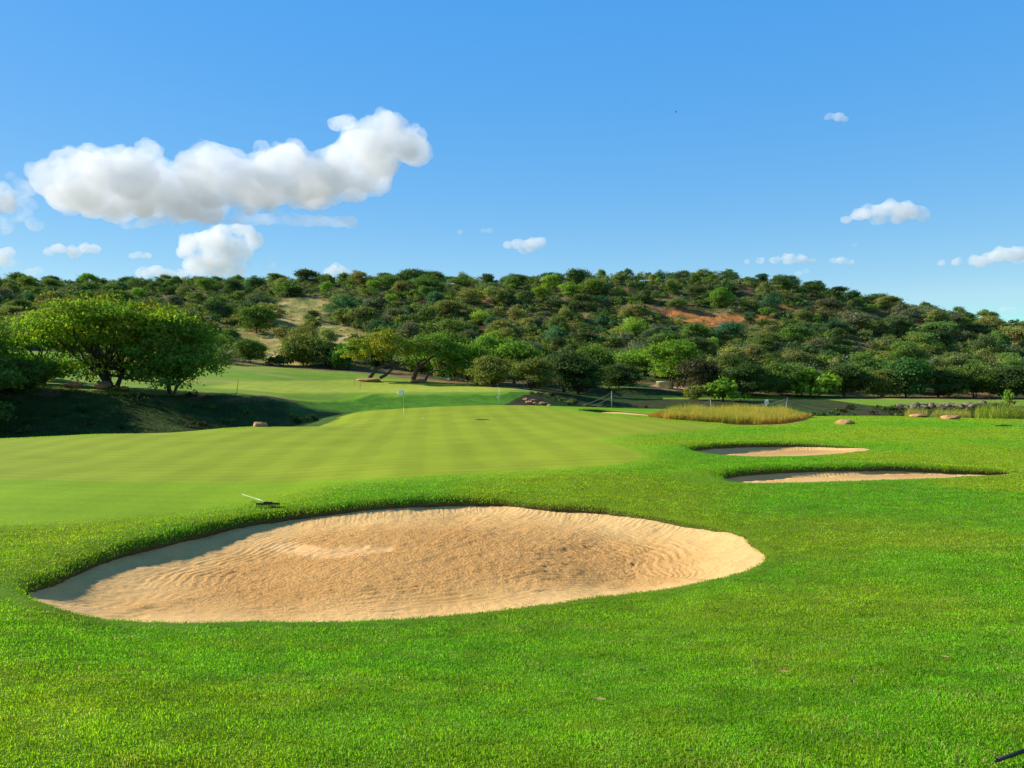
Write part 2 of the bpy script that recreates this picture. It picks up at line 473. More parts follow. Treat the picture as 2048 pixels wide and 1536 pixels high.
M_SAND = sand_material()

def leaf_material(name, hue_attr=True, trans=.35, base=(.09, .17, .03)):
    """colour = object colour x per-clump tint attribute"""
    m, nt, out = nmat(name)
    oi = nt.nodes.new("ShaderNodeObjectInfo")
    tint = node(nt, "ShaderNodeAttribute", attribute_name="tint").outputs["Color"]
    mx = nt.nodes.new("ShaderNodeVectorMath"); mx.operation = 'MULTIPLY'
    nt.links.new(oi.outputs["Color"], mx.inputs[0]); nt.links.new(tint, mx.inputs[1])
    d = node(nt, "ShaderNodeBsdfDiffuse", Roughness=.6)
    t = nt.nodes.new("ShaderNodeBsdfTranslucent")
    g = node(nt, "ShaderNodeBsdfGlossy", Roughness=.5)
    nt.links.new(mx.outputs[0], d.inputs[0])
    tc = nt.nodes.new("ShaderNodeVectorMath"); tc.operation = 'MULTIPLY'; tc.inputs[1].default_value = (1.25, 1.3, .6)
    nt.links.new(mx.outputs[0], tc.inputs[0]); nt.links.new(tc.outputs[0], t.inputs[0])
    ms = node(nt, "ShaderNodeMixShader", Fac=trans)
    nt.links.new(d.outputs[0], ms.inputs[1]); nt.links.new(t.outputs[0], ms.inputs[2])
    m2 = node(nt, "ShaderNodeMixShader", Fac=.012)
    nt.links.new(ms.outputs[0], m2.inputs[1]); nt.links.new(g.outputs[0], m2.inputs[2])
    nt.links.new(m2.outputs[0], out.inputs[0])
    return m
M_LEAF = leaf_material("leaves")
M_GRASS = leaf_material("grass_blades", trans=.42)
M_BARK = simple("bark", (.085, .060, .042), .9, .1, .4, 6)
M_WHITE = simple("white_flag_cloth", (.85, .85, .82), .8, .2, .04, 8)
M_POLE = simple("white_pole_paint", (.80, .76, .62), .4, .5, .05, 10)
M_YPOLE = simple("yellow_pole_paint", (.75, .42, .06), .4, .5, .06, 10)
M_BLACK = simple("black_plastic", (.012, .012, .014), .35, .5, .2, 30)
M_HANDLE = simple("pale_fibreglass", (.36, .42, .18), .4, .5, .06, 20)
M_STEEL = simple("dull_grey_steel", (.16, .16, .15), .5, .5, .15, 20)
M_ROPE = simple("weathered_rope", (.16, .155, .13), .9, .1, .2, 30)
M_ROCK = simple("red_brown_rock", (.42, .21, .115), .9, .15, .45, 2.2)
M_ROCKG = simple("grey_brown_rock", (.17, .135, .09), .9, .15, .5, 1.8)
M_MOUND = simple("orange_earth", (.44, .24, .11), .95, .1, .3, 5)
M_CONC = simple("yellowed_concrete", (.56, .52, .30), .9, .15, .3, 2.5)
M_STRAW = simple("dry_leaf", (.30, .19, .08), .8, .2, .3, 30)

# ------------------------------------------------------------------ ground meshes
def in_poly(pts, x, y):
    ins = np.zeros(np.shape(x), bool); n = len(pts)
    for i in range(n):
        ax, ay = pts[i]; bx, by = pts[(i + 1) % n]
        c = (ay > y) != (by > y)
        ins ^= c & (x < ax + (y - ay) * (bx - ax) / ((by - ay) if by != ay else 1e-9))
    return ins
def poly_soft(pts, x, y, soft):
    """rough soft mask (in pixels of the frame; x is compressed since features are wide)"""
    m = np.zeros(np.shape(x))
    offs = [(0, 0), (-1, 0), (1, 0), (0, -.35), (0, .35), (-.5, -.2), (.5, .2), (-.5, .2), (.5, -.2)]
    for dx, dy in offs:
        m += in_poly(pts, x + dx * soft, y + dy * soft)
    return m / len(offs)
GREEN_P = [(-700,880),(-300,880),(0,879),(250,868),(400,861),(530,853),(620,838),(700,823),(800,812),(900,806),(1000,806),(1080,812),(1130,822),(1200,831),(1300,839),(1380,846),(1440,852),(1420,858),(1330,864),(1250,870),(1200,876),(1210,885),(1255,897),(1282,907),(1284,916),(1240,928),(1100,938),(900,948),(750,956),(600,962),(420,965),(200,963),(0,957),(-300,952),(-700,945)]
FRINGE_P = [(-700,880),(0,878),(250,867),(530,851),(700,820),(800,808),(1000,802),(1080,808),(1200,829),(1300,836),(1470,851),(1450,860),(1340,868),(1260,875),(1235,880),(1290,893),(1318,908),(1310,922),(1250,935),(1100,945),(900,957),(760,966),(660,975),(560,998),(440,1022),(250,1040),(60,1050),(-200,1040),(-700,1000)]
CLEAR_P = [(455,745),(462,700),(472,655),(520,640),(560,600),(620,592),(660,600),(640,640),(720,655),(745,690),(690,705),(640,712),(600,735),(560,740)]
TRACK_P = [(1290,624),(1330,619),(1420,622),(1500,628),(1560,640),(1500,650),(1450,668),(1400,650),(1320,636)]
ROCKY_P = [(1640,700),(1720,688),(1850,696),(1980,735),(1930,765),(1780,745),(1680,725)]
TRACK2_P = [(1540,610),(1650,612),(1750,640),(1850,648),(1760,652),(1620,628)]
def ground_colour(X, Y, Z):
    D = np.maximum(Y, 2.5)
    px = 1024 + X / D * F; py = HY + (CAMZ - Z) / D * F
    n = len(X)
    wobx = (fbm(X / 2.2, Y / 2.2, 21, 3) - .5)
    pw_ = px + wobx * 120
    col = np.tile(np.array(ROUGH), (n, 1)); mow = np.zeros(n); wild = np.zeros(n)
    nA = fbm(X / 6, Y / 6, 31, 3)
    col = mixc(col, (.230, .310, .010), sstep(.38, .66, nA) * .75)
    near = (D > 14) & (D < 76)
    fr = np.where(near, poly_soft(FRINGE_P, px, py + wobx * 6, 34), 0)
    col = mixc(col, FRINGE, fr)
    g = np.where(near, poly_soft(GREEN_P, px, py + wobx * 1.5, 5), 0)
    col = mixc(col, GREEN, g)
    mow = np.maximum(fr * .55, g)
    # paler closely mown strip beyond the ravine crest on the right
    s = sstep(1560, 1640, px) * sstep(62, 64, D) * (1 - sstep(66, 70, D)) * .0
    ap = np.where((D > 50) & (D < 76), poly_soft([(1560,818),(1750,833),(2000,838),(2000,843),(1720,842),(1600,836)], px, py, 4), 0)
    col = mixc(col, FRINGE, ap * .8)
    # ravine beyond the crest
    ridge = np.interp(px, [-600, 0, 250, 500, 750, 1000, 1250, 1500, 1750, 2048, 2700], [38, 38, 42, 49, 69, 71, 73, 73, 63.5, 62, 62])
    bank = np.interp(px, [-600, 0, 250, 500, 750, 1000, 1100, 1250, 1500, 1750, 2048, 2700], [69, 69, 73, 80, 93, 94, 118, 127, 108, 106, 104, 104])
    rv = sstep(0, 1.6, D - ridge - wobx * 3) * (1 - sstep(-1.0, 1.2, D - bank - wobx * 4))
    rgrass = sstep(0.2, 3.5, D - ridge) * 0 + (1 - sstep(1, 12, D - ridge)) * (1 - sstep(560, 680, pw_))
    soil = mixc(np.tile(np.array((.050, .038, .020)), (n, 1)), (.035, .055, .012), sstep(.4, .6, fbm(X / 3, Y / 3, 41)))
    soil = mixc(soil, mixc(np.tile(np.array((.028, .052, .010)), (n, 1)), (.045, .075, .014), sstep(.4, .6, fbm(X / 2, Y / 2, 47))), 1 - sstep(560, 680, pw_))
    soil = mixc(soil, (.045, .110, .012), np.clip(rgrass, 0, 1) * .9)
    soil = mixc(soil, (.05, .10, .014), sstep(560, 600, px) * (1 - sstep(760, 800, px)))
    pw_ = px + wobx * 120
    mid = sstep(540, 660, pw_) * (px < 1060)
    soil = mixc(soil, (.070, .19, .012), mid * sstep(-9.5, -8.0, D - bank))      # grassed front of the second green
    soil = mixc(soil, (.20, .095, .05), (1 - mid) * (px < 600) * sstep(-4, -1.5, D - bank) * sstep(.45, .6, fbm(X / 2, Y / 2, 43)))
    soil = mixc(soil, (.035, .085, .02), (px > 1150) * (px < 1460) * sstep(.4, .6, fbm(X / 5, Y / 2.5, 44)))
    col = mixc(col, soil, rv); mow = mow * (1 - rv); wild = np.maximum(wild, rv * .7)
    # plateau with the second green
    pl = sstep(0, 1.5, D - bank) * (D < 175)
    col = mixc(col, mixc(np.tile(np.array((.150, .270, .022)), (n, 1)), (.25, .29, .05), sstep(.35, .75, fbm(X / 9, Y / 5, 51))), pl)
    g2 = np.where((D > 90) & (D < 136), poly_soft([(380,779),(480,763),(700,760),(900,763),(1000,771),(1045,779),(1000,783.5),(700,785),(500,788),(400,787)], px, py, 6), 0)
    col = mixc(col, (.31, .37, .04), g2); mow = np.maximum(mow, g2 * .5)
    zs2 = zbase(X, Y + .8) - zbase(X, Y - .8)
    steep = sstep(.16, .34, zs2 / 1.6) * (px > 1090) * (px < 1640) * (D > 78) * (D < 150)  # dark earth on the steep faces, with their shade painted in
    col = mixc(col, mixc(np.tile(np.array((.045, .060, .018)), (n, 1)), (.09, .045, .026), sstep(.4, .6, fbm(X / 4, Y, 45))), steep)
    dark = (px > 1090) * (px < 1640 + (py - 797) * 7) * (D > 78) * (D < 150) * (D > ridge + 1)  # ravine shade painted into the ground colour, leaving out the lit strips
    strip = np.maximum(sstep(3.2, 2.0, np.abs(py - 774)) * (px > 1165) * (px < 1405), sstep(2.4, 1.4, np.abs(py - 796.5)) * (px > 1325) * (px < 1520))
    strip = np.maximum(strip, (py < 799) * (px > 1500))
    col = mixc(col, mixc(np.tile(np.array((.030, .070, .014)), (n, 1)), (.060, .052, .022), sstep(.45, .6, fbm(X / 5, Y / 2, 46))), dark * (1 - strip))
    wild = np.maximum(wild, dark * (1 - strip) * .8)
    # hill foot / hill
    foot = np.interp(px, [-600, 0, 250, 440, 500, 750, 940, 1000, 1100, 1250, 1500, 1750, 2048, 2700], [140, 140, 145, 146, 147, 143, 128, 118, 114, 150, 137, 134, 133, 133])
    hill = sstep(-1.5, 2.5, D - foot - wobx * 5)
    sc_ = mixc(np.tile(np.array((.060, .075, .025)), (n, 1)), (.20, .15, .065), sstep(.45, .65, fbm(X / 7, Y / 7, 61)))
    sc_ = mixc(sc_, (.05, .075, .02), sstep(.5, .62, fbm(X / 3, Y / 3, 62)))
    rk = sstep(.60, .68, fbm(X / 5, Y / 3, 63)) 
    sc_ = mixc(sc_, (.26, .13, .07), rk * .8)
    wpx = px + wobx * 30; wpy = py + wobx * 12
    cl = np.where((D > 144) & (D < 300), poly_soft(CLEAR_P, wpx, wpy, 14), 0)
    dry = mixc(np.tile(np.array((.48, .34, .13)), (n, 1)), (.24, .25, .06), sstep(.38, .58, fbm(X / 4, Y / 2.5, 64)))
    sc_ = mixc(sc_, dry, cl)
    tr = np.where((D > 170) & (D < 300), np.maximum(poly_soft(TRACK_P, wpx, wpy, 6), poly_soft(TRACK2_P, wpx, wpy, 6) * .7), 0)
    tr = tr * sstep(.38, .52, fbm(X / 14, Y / 3.2, 67))
    sc_ = mixc(sc_, mixc(np.tile(np.array((.48, .19, .055)), (n, 1)), (.24, .12, .07), sstep(.5, .6, fbm(X / 3, Y / 2, 65))), tr)
    rb = np.where((D > 150) & (D < 260), poly_soft(ROCKY_P, wpx, wpy, 14), 0)
    sc_ = mixc(sc_, (.34, .31, .13), rb * .8 * sstep(.4, .6, fbm(X / 2.5, Y / 2, 66)))
    base = sstep(-1, 1, D - foot) * (1 - sstep(4, 10, D - foot)) * ((px > 420) & (px < 1000))
    sc_ = mixc(sc_, (.30, .15, .085), base * .7)
    sc_ = mixc(sc_, (.30, .13, .07), sstep(380, 420, px) * (1 - sstep(1350, 1400, px)) * 0)
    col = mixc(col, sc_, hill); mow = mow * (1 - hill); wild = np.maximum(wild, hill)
    dirt = np.where((D > 128) & (D < 158), poly_soft([(1295,774),(1320,766),(1375,768),(1400,778),(1340,781)], px, py, 5), 0)
    col = mixc(col, (.55, .33, .18), dirt)
    return col, mow, wild

NU, NV = 1000, 760
uin = np.linspace(-.80, .80, NU)
uo = .80 * np.exp(np.linspace(0, math.log(60 / .8), 46))[1:]
us = np.concatenate([-uo[::-1], uin, uo])
dn = np.exp(np.linspace(math.log(2.5), math.log(340), NV))
yb = np.array([-6000, -2500, -1000, -400, -150, -60, -30, -15, -8, -4, -1, .5, 1.4, 2.0])
yf = np.array([370, 420, 500, 600, 900, 1500, 3000, 7000])
ys = np.concatenate([yb, dn, yf])
sy = np.where(ys > 2.5, ys, 2.5 + (2.5 - ys) * 1.0)
GX = us[None, :] * sy[:, None]
GY = np.repeat(ys[:, None], len(us), 1)
gx, gy = GX.ravel(), GY.ravel()
gz = zbase(gx, gy)
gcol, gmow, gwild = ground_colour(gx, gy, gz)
def thatch_shade(c, y, mow):  # ground darkened as painted shade between the near blades, fading with distance
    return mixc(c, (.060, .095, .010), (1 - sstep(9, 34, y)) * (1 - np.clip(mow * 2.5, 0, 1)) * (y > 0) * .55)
gcol = thatch_shade(gcol, gy, gmow)
# lower the ground under the sand
hole = np.zeros(len(gx), bool)
for b in BUNK:
    m = np.where(inbox(b, gx, gy))[0]
    d, arc = sdf_poly(b.R, gx[m], gy[m])
    gz[m] -= lip_roll(b, d, arc)
    inside = d < b.pad * .45
    gz[m[inside]] -= .30 + sand_depth(b, d[inside], arc[inside])
nU, nR = len(us), len(ys)
ii, jj = np.meshgrid(np.arange(nR - 1), np.arange(nU - 1), indexing='ij')
a = (ii * nU + jj)
FQ = np.stack([a, a + 1, a + nU + 1, a + nU], -1)             # (nR-1, nU-1, 4)
fD = .5 * (ys[:-1] + ys[1:])
fmask_hill = np.repeat((fD > 150)[:, None], nU - 1, 1)
g4 = gmow.reshape(nR, nU)
gfull = (g4[:-1, :-1] + g4[1:, 1:]) / 2
near_row = ((fD > 18) & (fD < 77))[:, None]
fmask_green = (gfull > .6) & near_row & ~fmask_hill
def submesh(name, mask):
    f = FQ[mask].reshape(-1, 4)
    used = np.unique(f); rem = np.full(len(gx), -1); rem[used] = np.arange(len(used))
    me = mesh_np(name, np.stack([gx, gy, gz], 1)[used], rem[f], smooth=True)
    attr_c(me, "col", gcol[used]); attr_f(me, "mow", gmow[used]); attr_f(me, "wild", gwild[used])
    o = link(name, me, M_GROUND)
    o['kind'] = 'structure'
    return o
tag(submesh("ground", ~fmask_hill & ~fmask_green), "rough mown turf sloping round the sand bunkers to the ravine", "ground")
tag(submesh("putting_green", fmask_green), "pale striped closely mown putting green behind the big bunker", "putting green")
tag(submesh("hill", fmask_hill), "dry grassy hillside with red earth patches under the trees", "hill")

# bunker sand + grassed lip
SANDLAB = {"main": "wide oval raked sand bunker with shaded back edge", "two": "long narrow sand bunker tapering to a point in the turf",
           "three": "smaller oval sand bunker beyond the long narrow one", "four": "thin sliver of sand bunker at the back edge of the green",
           "five": "small sand patch under the golden tall grass"}
for b in BUNK:
    st = .028 if b.name == "main" else .12
    xs = np.arange(b.lo[0] + 1.4, b.hi[0] - 1.4, st); yy = np.arange(b.lo[1] + 1.4, b.hi[1] - 1.4, st)
    SX, SY = np.meshgrid(xs, yy)
    sx, sy_ = SX.ravel(), SY.ravel()
    d, arc = sdf_poly(b.R, sx, sy_)
    z = zbase(sx, sy_)
    amp = 1 if b.name == "main" else .6
    zs = z - sand_depth(b, np.minimum(d, 0), arc) + amp * ((fbm(sx / .9, sy_ / .9, 71) - .5) * .07 + (fbm(sx / .22, sy_ / .22, 72) - .5) * .022)
    pxx = 1024 + sx / sy_ * F; pyy = HY + (CAMZ - zs) / sy_ * F
    trk = np.zeros(len(sx))
    if b.name == "main":
        cm = sstep(1.0, 2.0, -d + (fbm(sx / 2, sy_ / 2, 75) - .5) * 1.6)
        zs = zs + cm * ((fbm(sx / .085, sy_ / .085, 76, 2) - .5) * .030) + (fbm(sx / .06, sy_ / .06, 77, 1) - .5) * .008
        ringd = d + (fbm(sx / 1.6, sy_ / 1.6, 78) - .5) * .5
        zs = zs + .008 * np.sin(ringd * 2 * np.pi / .16) * sstep(-2.3, -1.9, d) * (1 - sstep(-1.0, -.6, d)) * sstep(.4, .6, fbm(sx / 1.2, sy_ / 1.2, 79))
        w = (fbm(sx / .5, sy_ / .5, 73) - .5) * 60
        trk = poly_soft([(520,1092),(580,1085),(660,1098),(770,1090),(780,1102),(700,1112),(640,1118),(570,1108)], pxx + w, pyy + w * .2, 10)
        # footprints and wheel-like rake tracks pressed into the sand
        rr = random.Random(5)
        def press(cx, cy, ang, L, Wd, dep):
            global zs
            dx = sx - cx; dy = sy_ - cy
            a_ = dx * math.cos(ang) + dy * math.sin(ang); b_ = -dx * math.sin(ang) + dy * math.cos(ang)
            q = (a_ / L) ** 2 + (b_ / Wd) ** 2
            zs = zs - dep * np.exp(-q * 1.6) + dep * .5 * np.exp(-((np.sqrt(q) - 1.5) ** 2) * 5)
        for (x0, y0, x1, y1, nn) in ((700,1068,1060,1045,26),(760,1090,1200,1075,26),(1100,1048,1330,1085,18),(1060,1092,1240,1150,14),(900,1062,1020,1120,10)):
            for k in range(nn):
                t = k / (nn - 1)
                q = hit(x0 + (x1 - x0) * t + rr.uniform(-4, 4), y0 + (y1 - y0) * t + 6 * math.sin(t * 7) + rr.uniform(-1, 1) + (4 if k % 2 else -4), 7, 20)
                press(q[0] , q[1], rr.uniform(-.5, .5), .12, .06, .007)
        for k in range(60):
            q = hit(rr.uniform(250, 1400), rr.uniform(1050, 1210), 7, 20)
            press(q[0], q[1], rr.uniform(0, 3), rr.uniform(.08, .3), rr.uniform(.05, .12), rr.uniform(.003, .010))
    keep = d < b.pad * .5
    idx = np.arange(len(sx)).reshape(SX.shape)
    q = np.stack([idx[:-1, :-1], idx[:-1, 1:], idx[1:, 1:], idx[1:, :-1]], -1).reshape(-1, 4)
    q = q[keep[q].all(1)]
    used = np.unique(q); rem = np.full(len(sx), -1); rem[used] = np.arange(len(used))
    me = mesh_np("sand_bunker", np.stack([sx, sy_, zs], 1)[used], rem[q], smooth=True)
    attr_f(me, "edge", -d[used]); attr_f(me, "arc", arc[used]); attr_f(me, "track", trk[used])
    o = link("sand_bunker", me, M_SAND)
    tag(o, SANDLAB[b.name], "sand bunker", "sand bunkers of the golf course", "structure")
    # lip strip
    n = len(b.R)
    rows = []
    P_ = b.pad / .10
    for off, dz in ((.42 * P_ ** .6, -.03), (.25 * P_ ** .6, .008), (.09, .012), (.02, -.004), (-.02, -.03), (-.02, -.06), (.03, -.32 - b.lipB)):
        q2 = b.R + b.N * off
        rl = RIM[b.name] * b.bk * (math.exp(-max(off, 0) / .26) - math.exp(-max(off, 0) / .9)) * (1 - float(sstep(1.1, 1.9, max(off, 0))))
        rows.append(np.stack([q2[:, 0], q2[:, 1], zbase(q2[:, 0], q2[:, 1]) - rl + dz], 1))
    V = np.vstack(rows)
    fs = []
    for r in range(len(rows) - 1):
        i0 = np.arange(n) + r * n; i1 = (np.arange(n) + 1) % n + r * n
        fs.append(np.stack([i0, i1, i1 + n, i0 + n], 1))
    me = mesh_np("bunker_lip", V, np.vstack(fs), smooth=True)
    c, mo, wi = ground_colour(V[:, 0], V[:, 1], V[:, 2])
    c = thatch_shade(c, V[:, 1], mo)
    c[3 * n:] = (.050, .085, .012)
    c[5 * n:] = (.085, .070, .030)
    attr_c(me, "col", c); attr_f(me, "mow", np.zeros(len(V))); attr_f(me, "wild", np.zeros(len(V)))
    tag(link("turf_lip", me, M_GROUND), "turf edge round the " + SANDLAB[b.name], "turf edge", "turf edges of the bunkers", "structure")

# ------------------------------------------------------------------ grass blades
RS = np.random.RandomState(3)
def blades(X, Y, Z, hgt, wid, tiltmax, col, name_=None, droop=None, bend=True):
    """returns V, F, tint arrays of curved blades (5 verts: quad + tip)"""
    n = len(X)
    az = RS.rand(n) * 2 * np.pi; tl = RS.rand(n) ** .7 * tiltmax
    if droop is not None:
        az = np.where(RS.rand(n) < .75, droop + (RS.rand(n) - .5) * 1.6, az)
    dx, dy = np.cos(az), np.sin(az)
    wa = RS.rand(n) * 2 * np.pi
    wx, wy = np.cos(wa) * wid / 2, np.sin(wa) * wid / 2
    h1 = hgt * .55
    mx = X + dx * np.sin(tl * .5) * h1; my = Y + dy * np.sin(tl * .5) * h1; mz = Z + np.cos(tl * .5) * h1
    t2 = np.minimum(tl * 1.7, 2.2)
    tx = mx + dx * np.sin(t2) * hgt * .5; ty = my + dy * np.sin(t2) * hgt * .5; tz = mz + np.cos(t2) * hgt * .5
    V = np.empty((n, 5, 3))
    V[:, 0] = np.stack([X - wx, Y - wy, Z - .004], 1); V[:, 1] = np.stack([X + wx, Y + wy, Z - .004], 1)
    V[:, 2] = np.stack([mx + wx * .8, my + wy * .8, mz], 1); V[:, 3] = np.stack([mx - wx * .8, my - wy * .8, mz], 1)
    V[:, 4] = np.stack([tx, ty, tz], 1)
    b0 = np.arange(n) * 5
    Q = np.stack([b0, b0 + 1, b0 + 2, b0 + 3], 1); T = np.stack([b0 + 3, b0 + 2, b0 + 4], 1)
    return V.reshape(-1, 3), Q, T, np.repeat(col, 5, 0)
def grass_colour(X, Y, Z):
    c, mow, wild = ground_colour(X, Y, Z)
    n = len(X)
    f = .48 + 1.12 * RS.rand(n)
    f *= .55 + .9 * fbm(X / .28, Y / .28, 91, 4)
    c = c * f[:, None]
    c[:, 0] *= .82 + .50 * RS.rand(n)
    c = mixc(c, (.34, .36, .02), sstep(.52, .78, fbm(X / .42, Y / .42, 94, 4)) * .30)
    pale = fbm(X / .5, Y / .5, 93, 3)
    st = (RS.rand(n) < .012 + .10 * sstep(.60, .74, pale))
    c[st] = np.array((.42, .36, .12)) * (.7 + .5 * RS.rand(st.sum()))[:, None]
    bl = fbm(X / 1.3, Y / 1.3, 95, 3)
    c = mixc(c, c * np.array((.72, .95, 1.4)), sstep(.5, .68, bl) * .6)
    return c, mow, wild
parts = []
# (a) field of short blades, density falling with distance, blade width growing
NB = 1900000
u = RS.uniform(-1, 1, NB); lD = RS.uniform(math.log(1.8), math.log(62), NB)
D = np.exp(lD); X = u * (.75 * D + 2.6); Y = D
keepn = RS.rand(NB) < np.where(D > 24, .75, 1.0)
X, Y, D = X[keepn], Y[keepn], D[keepn]
sd_, rl_ = bunker_sdf_all(X, Y)
Z = zbase(X, Y) - rl_
c, mow, wild = grass_colour(X, Y, Z)
ok = (sd_ > .0) & (RS.rand(len(X)) > mow * 2.0) & (wild < .3)
X, Y, Z, D, c, mow, sd_ = X[ok], Y[ok], Z[ok], D[ok], c[ok], mow[ok], sd_[ok]
cl = fbm(X / .16, Y / .16, 97, 2)
hgt = (.010 + .018 * RS.rand(len(X))) * (.38 + 1.2 * cl) * (1 - .6 * mow) * (1 + .3 * sstep(10, 30, D))
wid = (.0034 + .0026 * RS.rand(len(X))) * np.maximum(1, D / 4.5) ** .95
parts.append(blades(X, Y, Z, hgt, wid, 1.55, c))
# (b) long blades over the bunker lips
for b in BUNK[:3]:
    L = b.arc[-1]
    dens = {"main": 520, "two": 200, "three": 160}[b.name]
    n = int(L * dens)
    k = RS.randint(0, len(b.R), n)
    off = RS.rand(n) ** 1.6 * .24 - .025
    q = b.R[k] + b.N[k] * off[:, None] + RS.normal(0, .02, (n, 2))
    Z = zbase(q[:, 0], q[:, 1]) + .006 - RIM[b.name] * b.bk[k] * (np.exp(-np.maximum(off, 0) / .26) - np.exp(-np.maximum(off, 0) / .9)) - np.where(off < .02, .06 * RS.rand(n), 0)
    c, _, _ = grass_colour(q[:, 0], q[:, 1], Z)
    c = mixc(c, (.30, .20, .08), (RS.rand(n) < .07 + .3 * (q[:, 0] > b.c[0] + 2)) * (off < .04) * .8)
    bkf = b.bk[k]
    h = (.016 + .026 * RS.rand(n) * (.4 + bkf)) * (1.0 if b.name == "main" else 1.3)
    w_ = .0045 * np.maximum(1, q[:, 1] / 9)
    ang = np.arctan2(-b.N[k, 1], -b.N[k, 0])
    parts.append(blades(q[:, 0], q[:, 1], Z, h, w_, 1.35, c, droop=ang))
V, Q, T, TC = [], [], [], []
o_ = 0
for (v, q, t, cc) in parts:
    V.append(v); Q.append(q + o_); T.append(t + o_); TC.append(cc); o_ += len(v)
me = mesh_np("grass", np.vstack(V), [np.vstack(Q), np.vstack(T)])
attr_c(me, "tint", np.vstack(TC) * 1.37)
gr = link("grass", me, M_GRASS)
tag(gr, "short green grass blades covering the rough and bunker lips", "grass", kind="stuff")
del V, Q, T, TC, parts

# golden tall grass and reeds
def tall_grass(name, poly, dr, n, h0, h1, colA, colB, label, dens_noise=True, width=.02, density_seed=1):
    xs = [p[0] for p in poly]; ysx = [p[1] for p in poly]
    px = RS.uniform(min(xs), max(xs), n * 3); D = RS.uniform(dr[0], dr[1], n * 3)
    X = (px - 1024) / F * D; Z = zbase(X, D)
    lim = np.interp(px, [p[0] for p in poly], [p[1] for p in poly])     # poly gives near distance by column
    far = np.interp(px, [p[0] for p in poly], [p[2] for p in poly])
    ok = (D > lim + (fbm(X / .8, D / .8, 7) - .5) * 1.6) & (D < far)
    X, Y, Z = X[ok][:n], D[ok][:n], Z[ok][:n]
    m = len(X)
    cn = fbm(X / .7, Y / .7, 13 + density_seed, 3)
    c = mixc(np.tile(np.array(colA), (m, 1)), colB, sstep(.38, .62, cn)) * (.6 + .8 * RS.rand(m))[:, None]
    h = (h0 + (h1 - h0) * RS.rand(m) ** 1.5) * (.15 + 1.6 * fbm(X / 1.3, Y / 1.3, 17 + density_seed, 4))
    if density_seed == 1: h = h * sstep(1295, 1360, 1024 + X / Y * F) * (1 - .7 * sstep(1560, 1622, 1024 + X / Y * F)) + .12
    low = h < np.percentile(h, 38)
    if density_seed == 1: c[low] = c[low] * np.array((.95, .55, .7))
    v, q, t, cc = blades(X, Y, Z, h, width * (.6 + .8 * RS.rand(m)), .75, c)
    me = mesh_np(name, v, [q, t]); attr_c(me, "tint", cc)
    o = link(name, me, M_GRASS)
    tag(o, label, "tall grass", kind="stuff")
tall_grass("golden_tall_grass", [(1296,57,60),(1330,55,63),(1400,54,67),(1480,53.5,69),(1560,53.5,69),(1600,56,67),(1622,60,64)], (52, 70), 46000, .25, .80,
           (.54, .43, .08), (.36, .35, .055), "bed of golden tall grass at the far edge of the green", width=.022)
tall_grass("green_reeds", [(1950,60.5,66),(1980,60,70),(2048,59.5,72),(2200,59,72)], (59, 72), 9000, .7, 1.45,
           (.26, .34, .04), (.36, .36, .06), "clump of tall green reeds beside the rocky bank", width=.03, density_seed=3)
tall_grass("dry_grass_tufts", [(1808,61,61.1),(1816,60.5,62.5),(1845,60.5,62.5),(1852,61,61.1),(1862,61,61.1),(1872,61.5,66),(1915,61.5,66),(1940,61.5,64)], (60, 67), 2600, .3, .95,
           (.46, .38, .10), (.34, .36, .08), "thin tufts of dry grass before the rocky bank", width=.025, density_seed=5)
tall_grass("bank_weeds", [(-200,50,69),(0,52,69),(250,55,74),(500,66,78),(580,76,77)], (50, 84), 9000, .06, .18,
           (.045, .085, .016), (.075, .085, .025), "rank weeds over the shaded ravine bank", width=.06, density_seed=7)

# ------------------------------------------------------------------ trees
def tube(path, radii, seg=7):
    P = [Vector(p) for p in path]
    V = []; Fq = []
    for i, p in enumerate(P):
        t = (P[min(i + 1, len(P) - 1)] - P[max(i - 1, 0)]).normalized()
        a_ = t.cross(Vector((0.31, .95, 0.05))).normalized(); b_ = t.cross(a_)
        for k in range(seg):
            an = 2 * math.pi * k / seg
            V.append(p + (a_ * math.cos(an) + b_ * math.sin(an)) * radii[i])
    for i in range(len(P) - 1):
        for k in range(seg):
            k2 = (k + 1) % seg
            Fq.append((i * seg + k, i * seg + k2, (i + 1) * seg + k2, (i + 1) * seg + k))
    V.append(P[-1]); e = len(V) - 1
    V.append(P[0]); s = len(V) - 1
    l = (len(P) - 1) * seg
    for k in range(seg):
        Fq.append((l + k, l + (k + 1) % seg, e, e)); Fq.append(((k + 1) % seg, k, s, s))
    return [tuple(v) for v in V], Fq
def tubes_mesh(name, items, seg=7):
    V, Q, T = [], [], []
    for path, rad in items:
        v, f = tube(path, rad, seg); o_ = len(V); V += v
        for q in f:
            if q[2] == q[3]: T.append((q[0] + o_, q[1] + o_, q[2] + o_))
            else: Q.append(tuple(x + o_ for x in q))
    return mesh_np(name, np.array(V), [np.array(Q), np.array(T)], smooth=True)
def curve(rng, a_, b_, n=7, wob=.1, sag=0.0):
    a_, b_ = Vector(a_), Vector(b_); L = (b_ - a_).length; pts = []
    w1 = Vector((rng.uniform(-1, 1), rng.uniform(-1, 1), rng.uniform(-.4, .4))) * wob * L
    w2 = Vector((rng.uniform(-1, 1), rng.uniform(-1, 1), rng.uniform(-.4, .4))) * wob * L * .5
    for i in range(n):
        t = i / (n - 1)
        pts.append(a_.lerp(b_, t) + w1 * math.sin(math.pi * t) + w2 * math.sin(2 * math.pi * t) - Vector((0, 0, sag * L)) * math.sin(math.pi * t))
    return pts
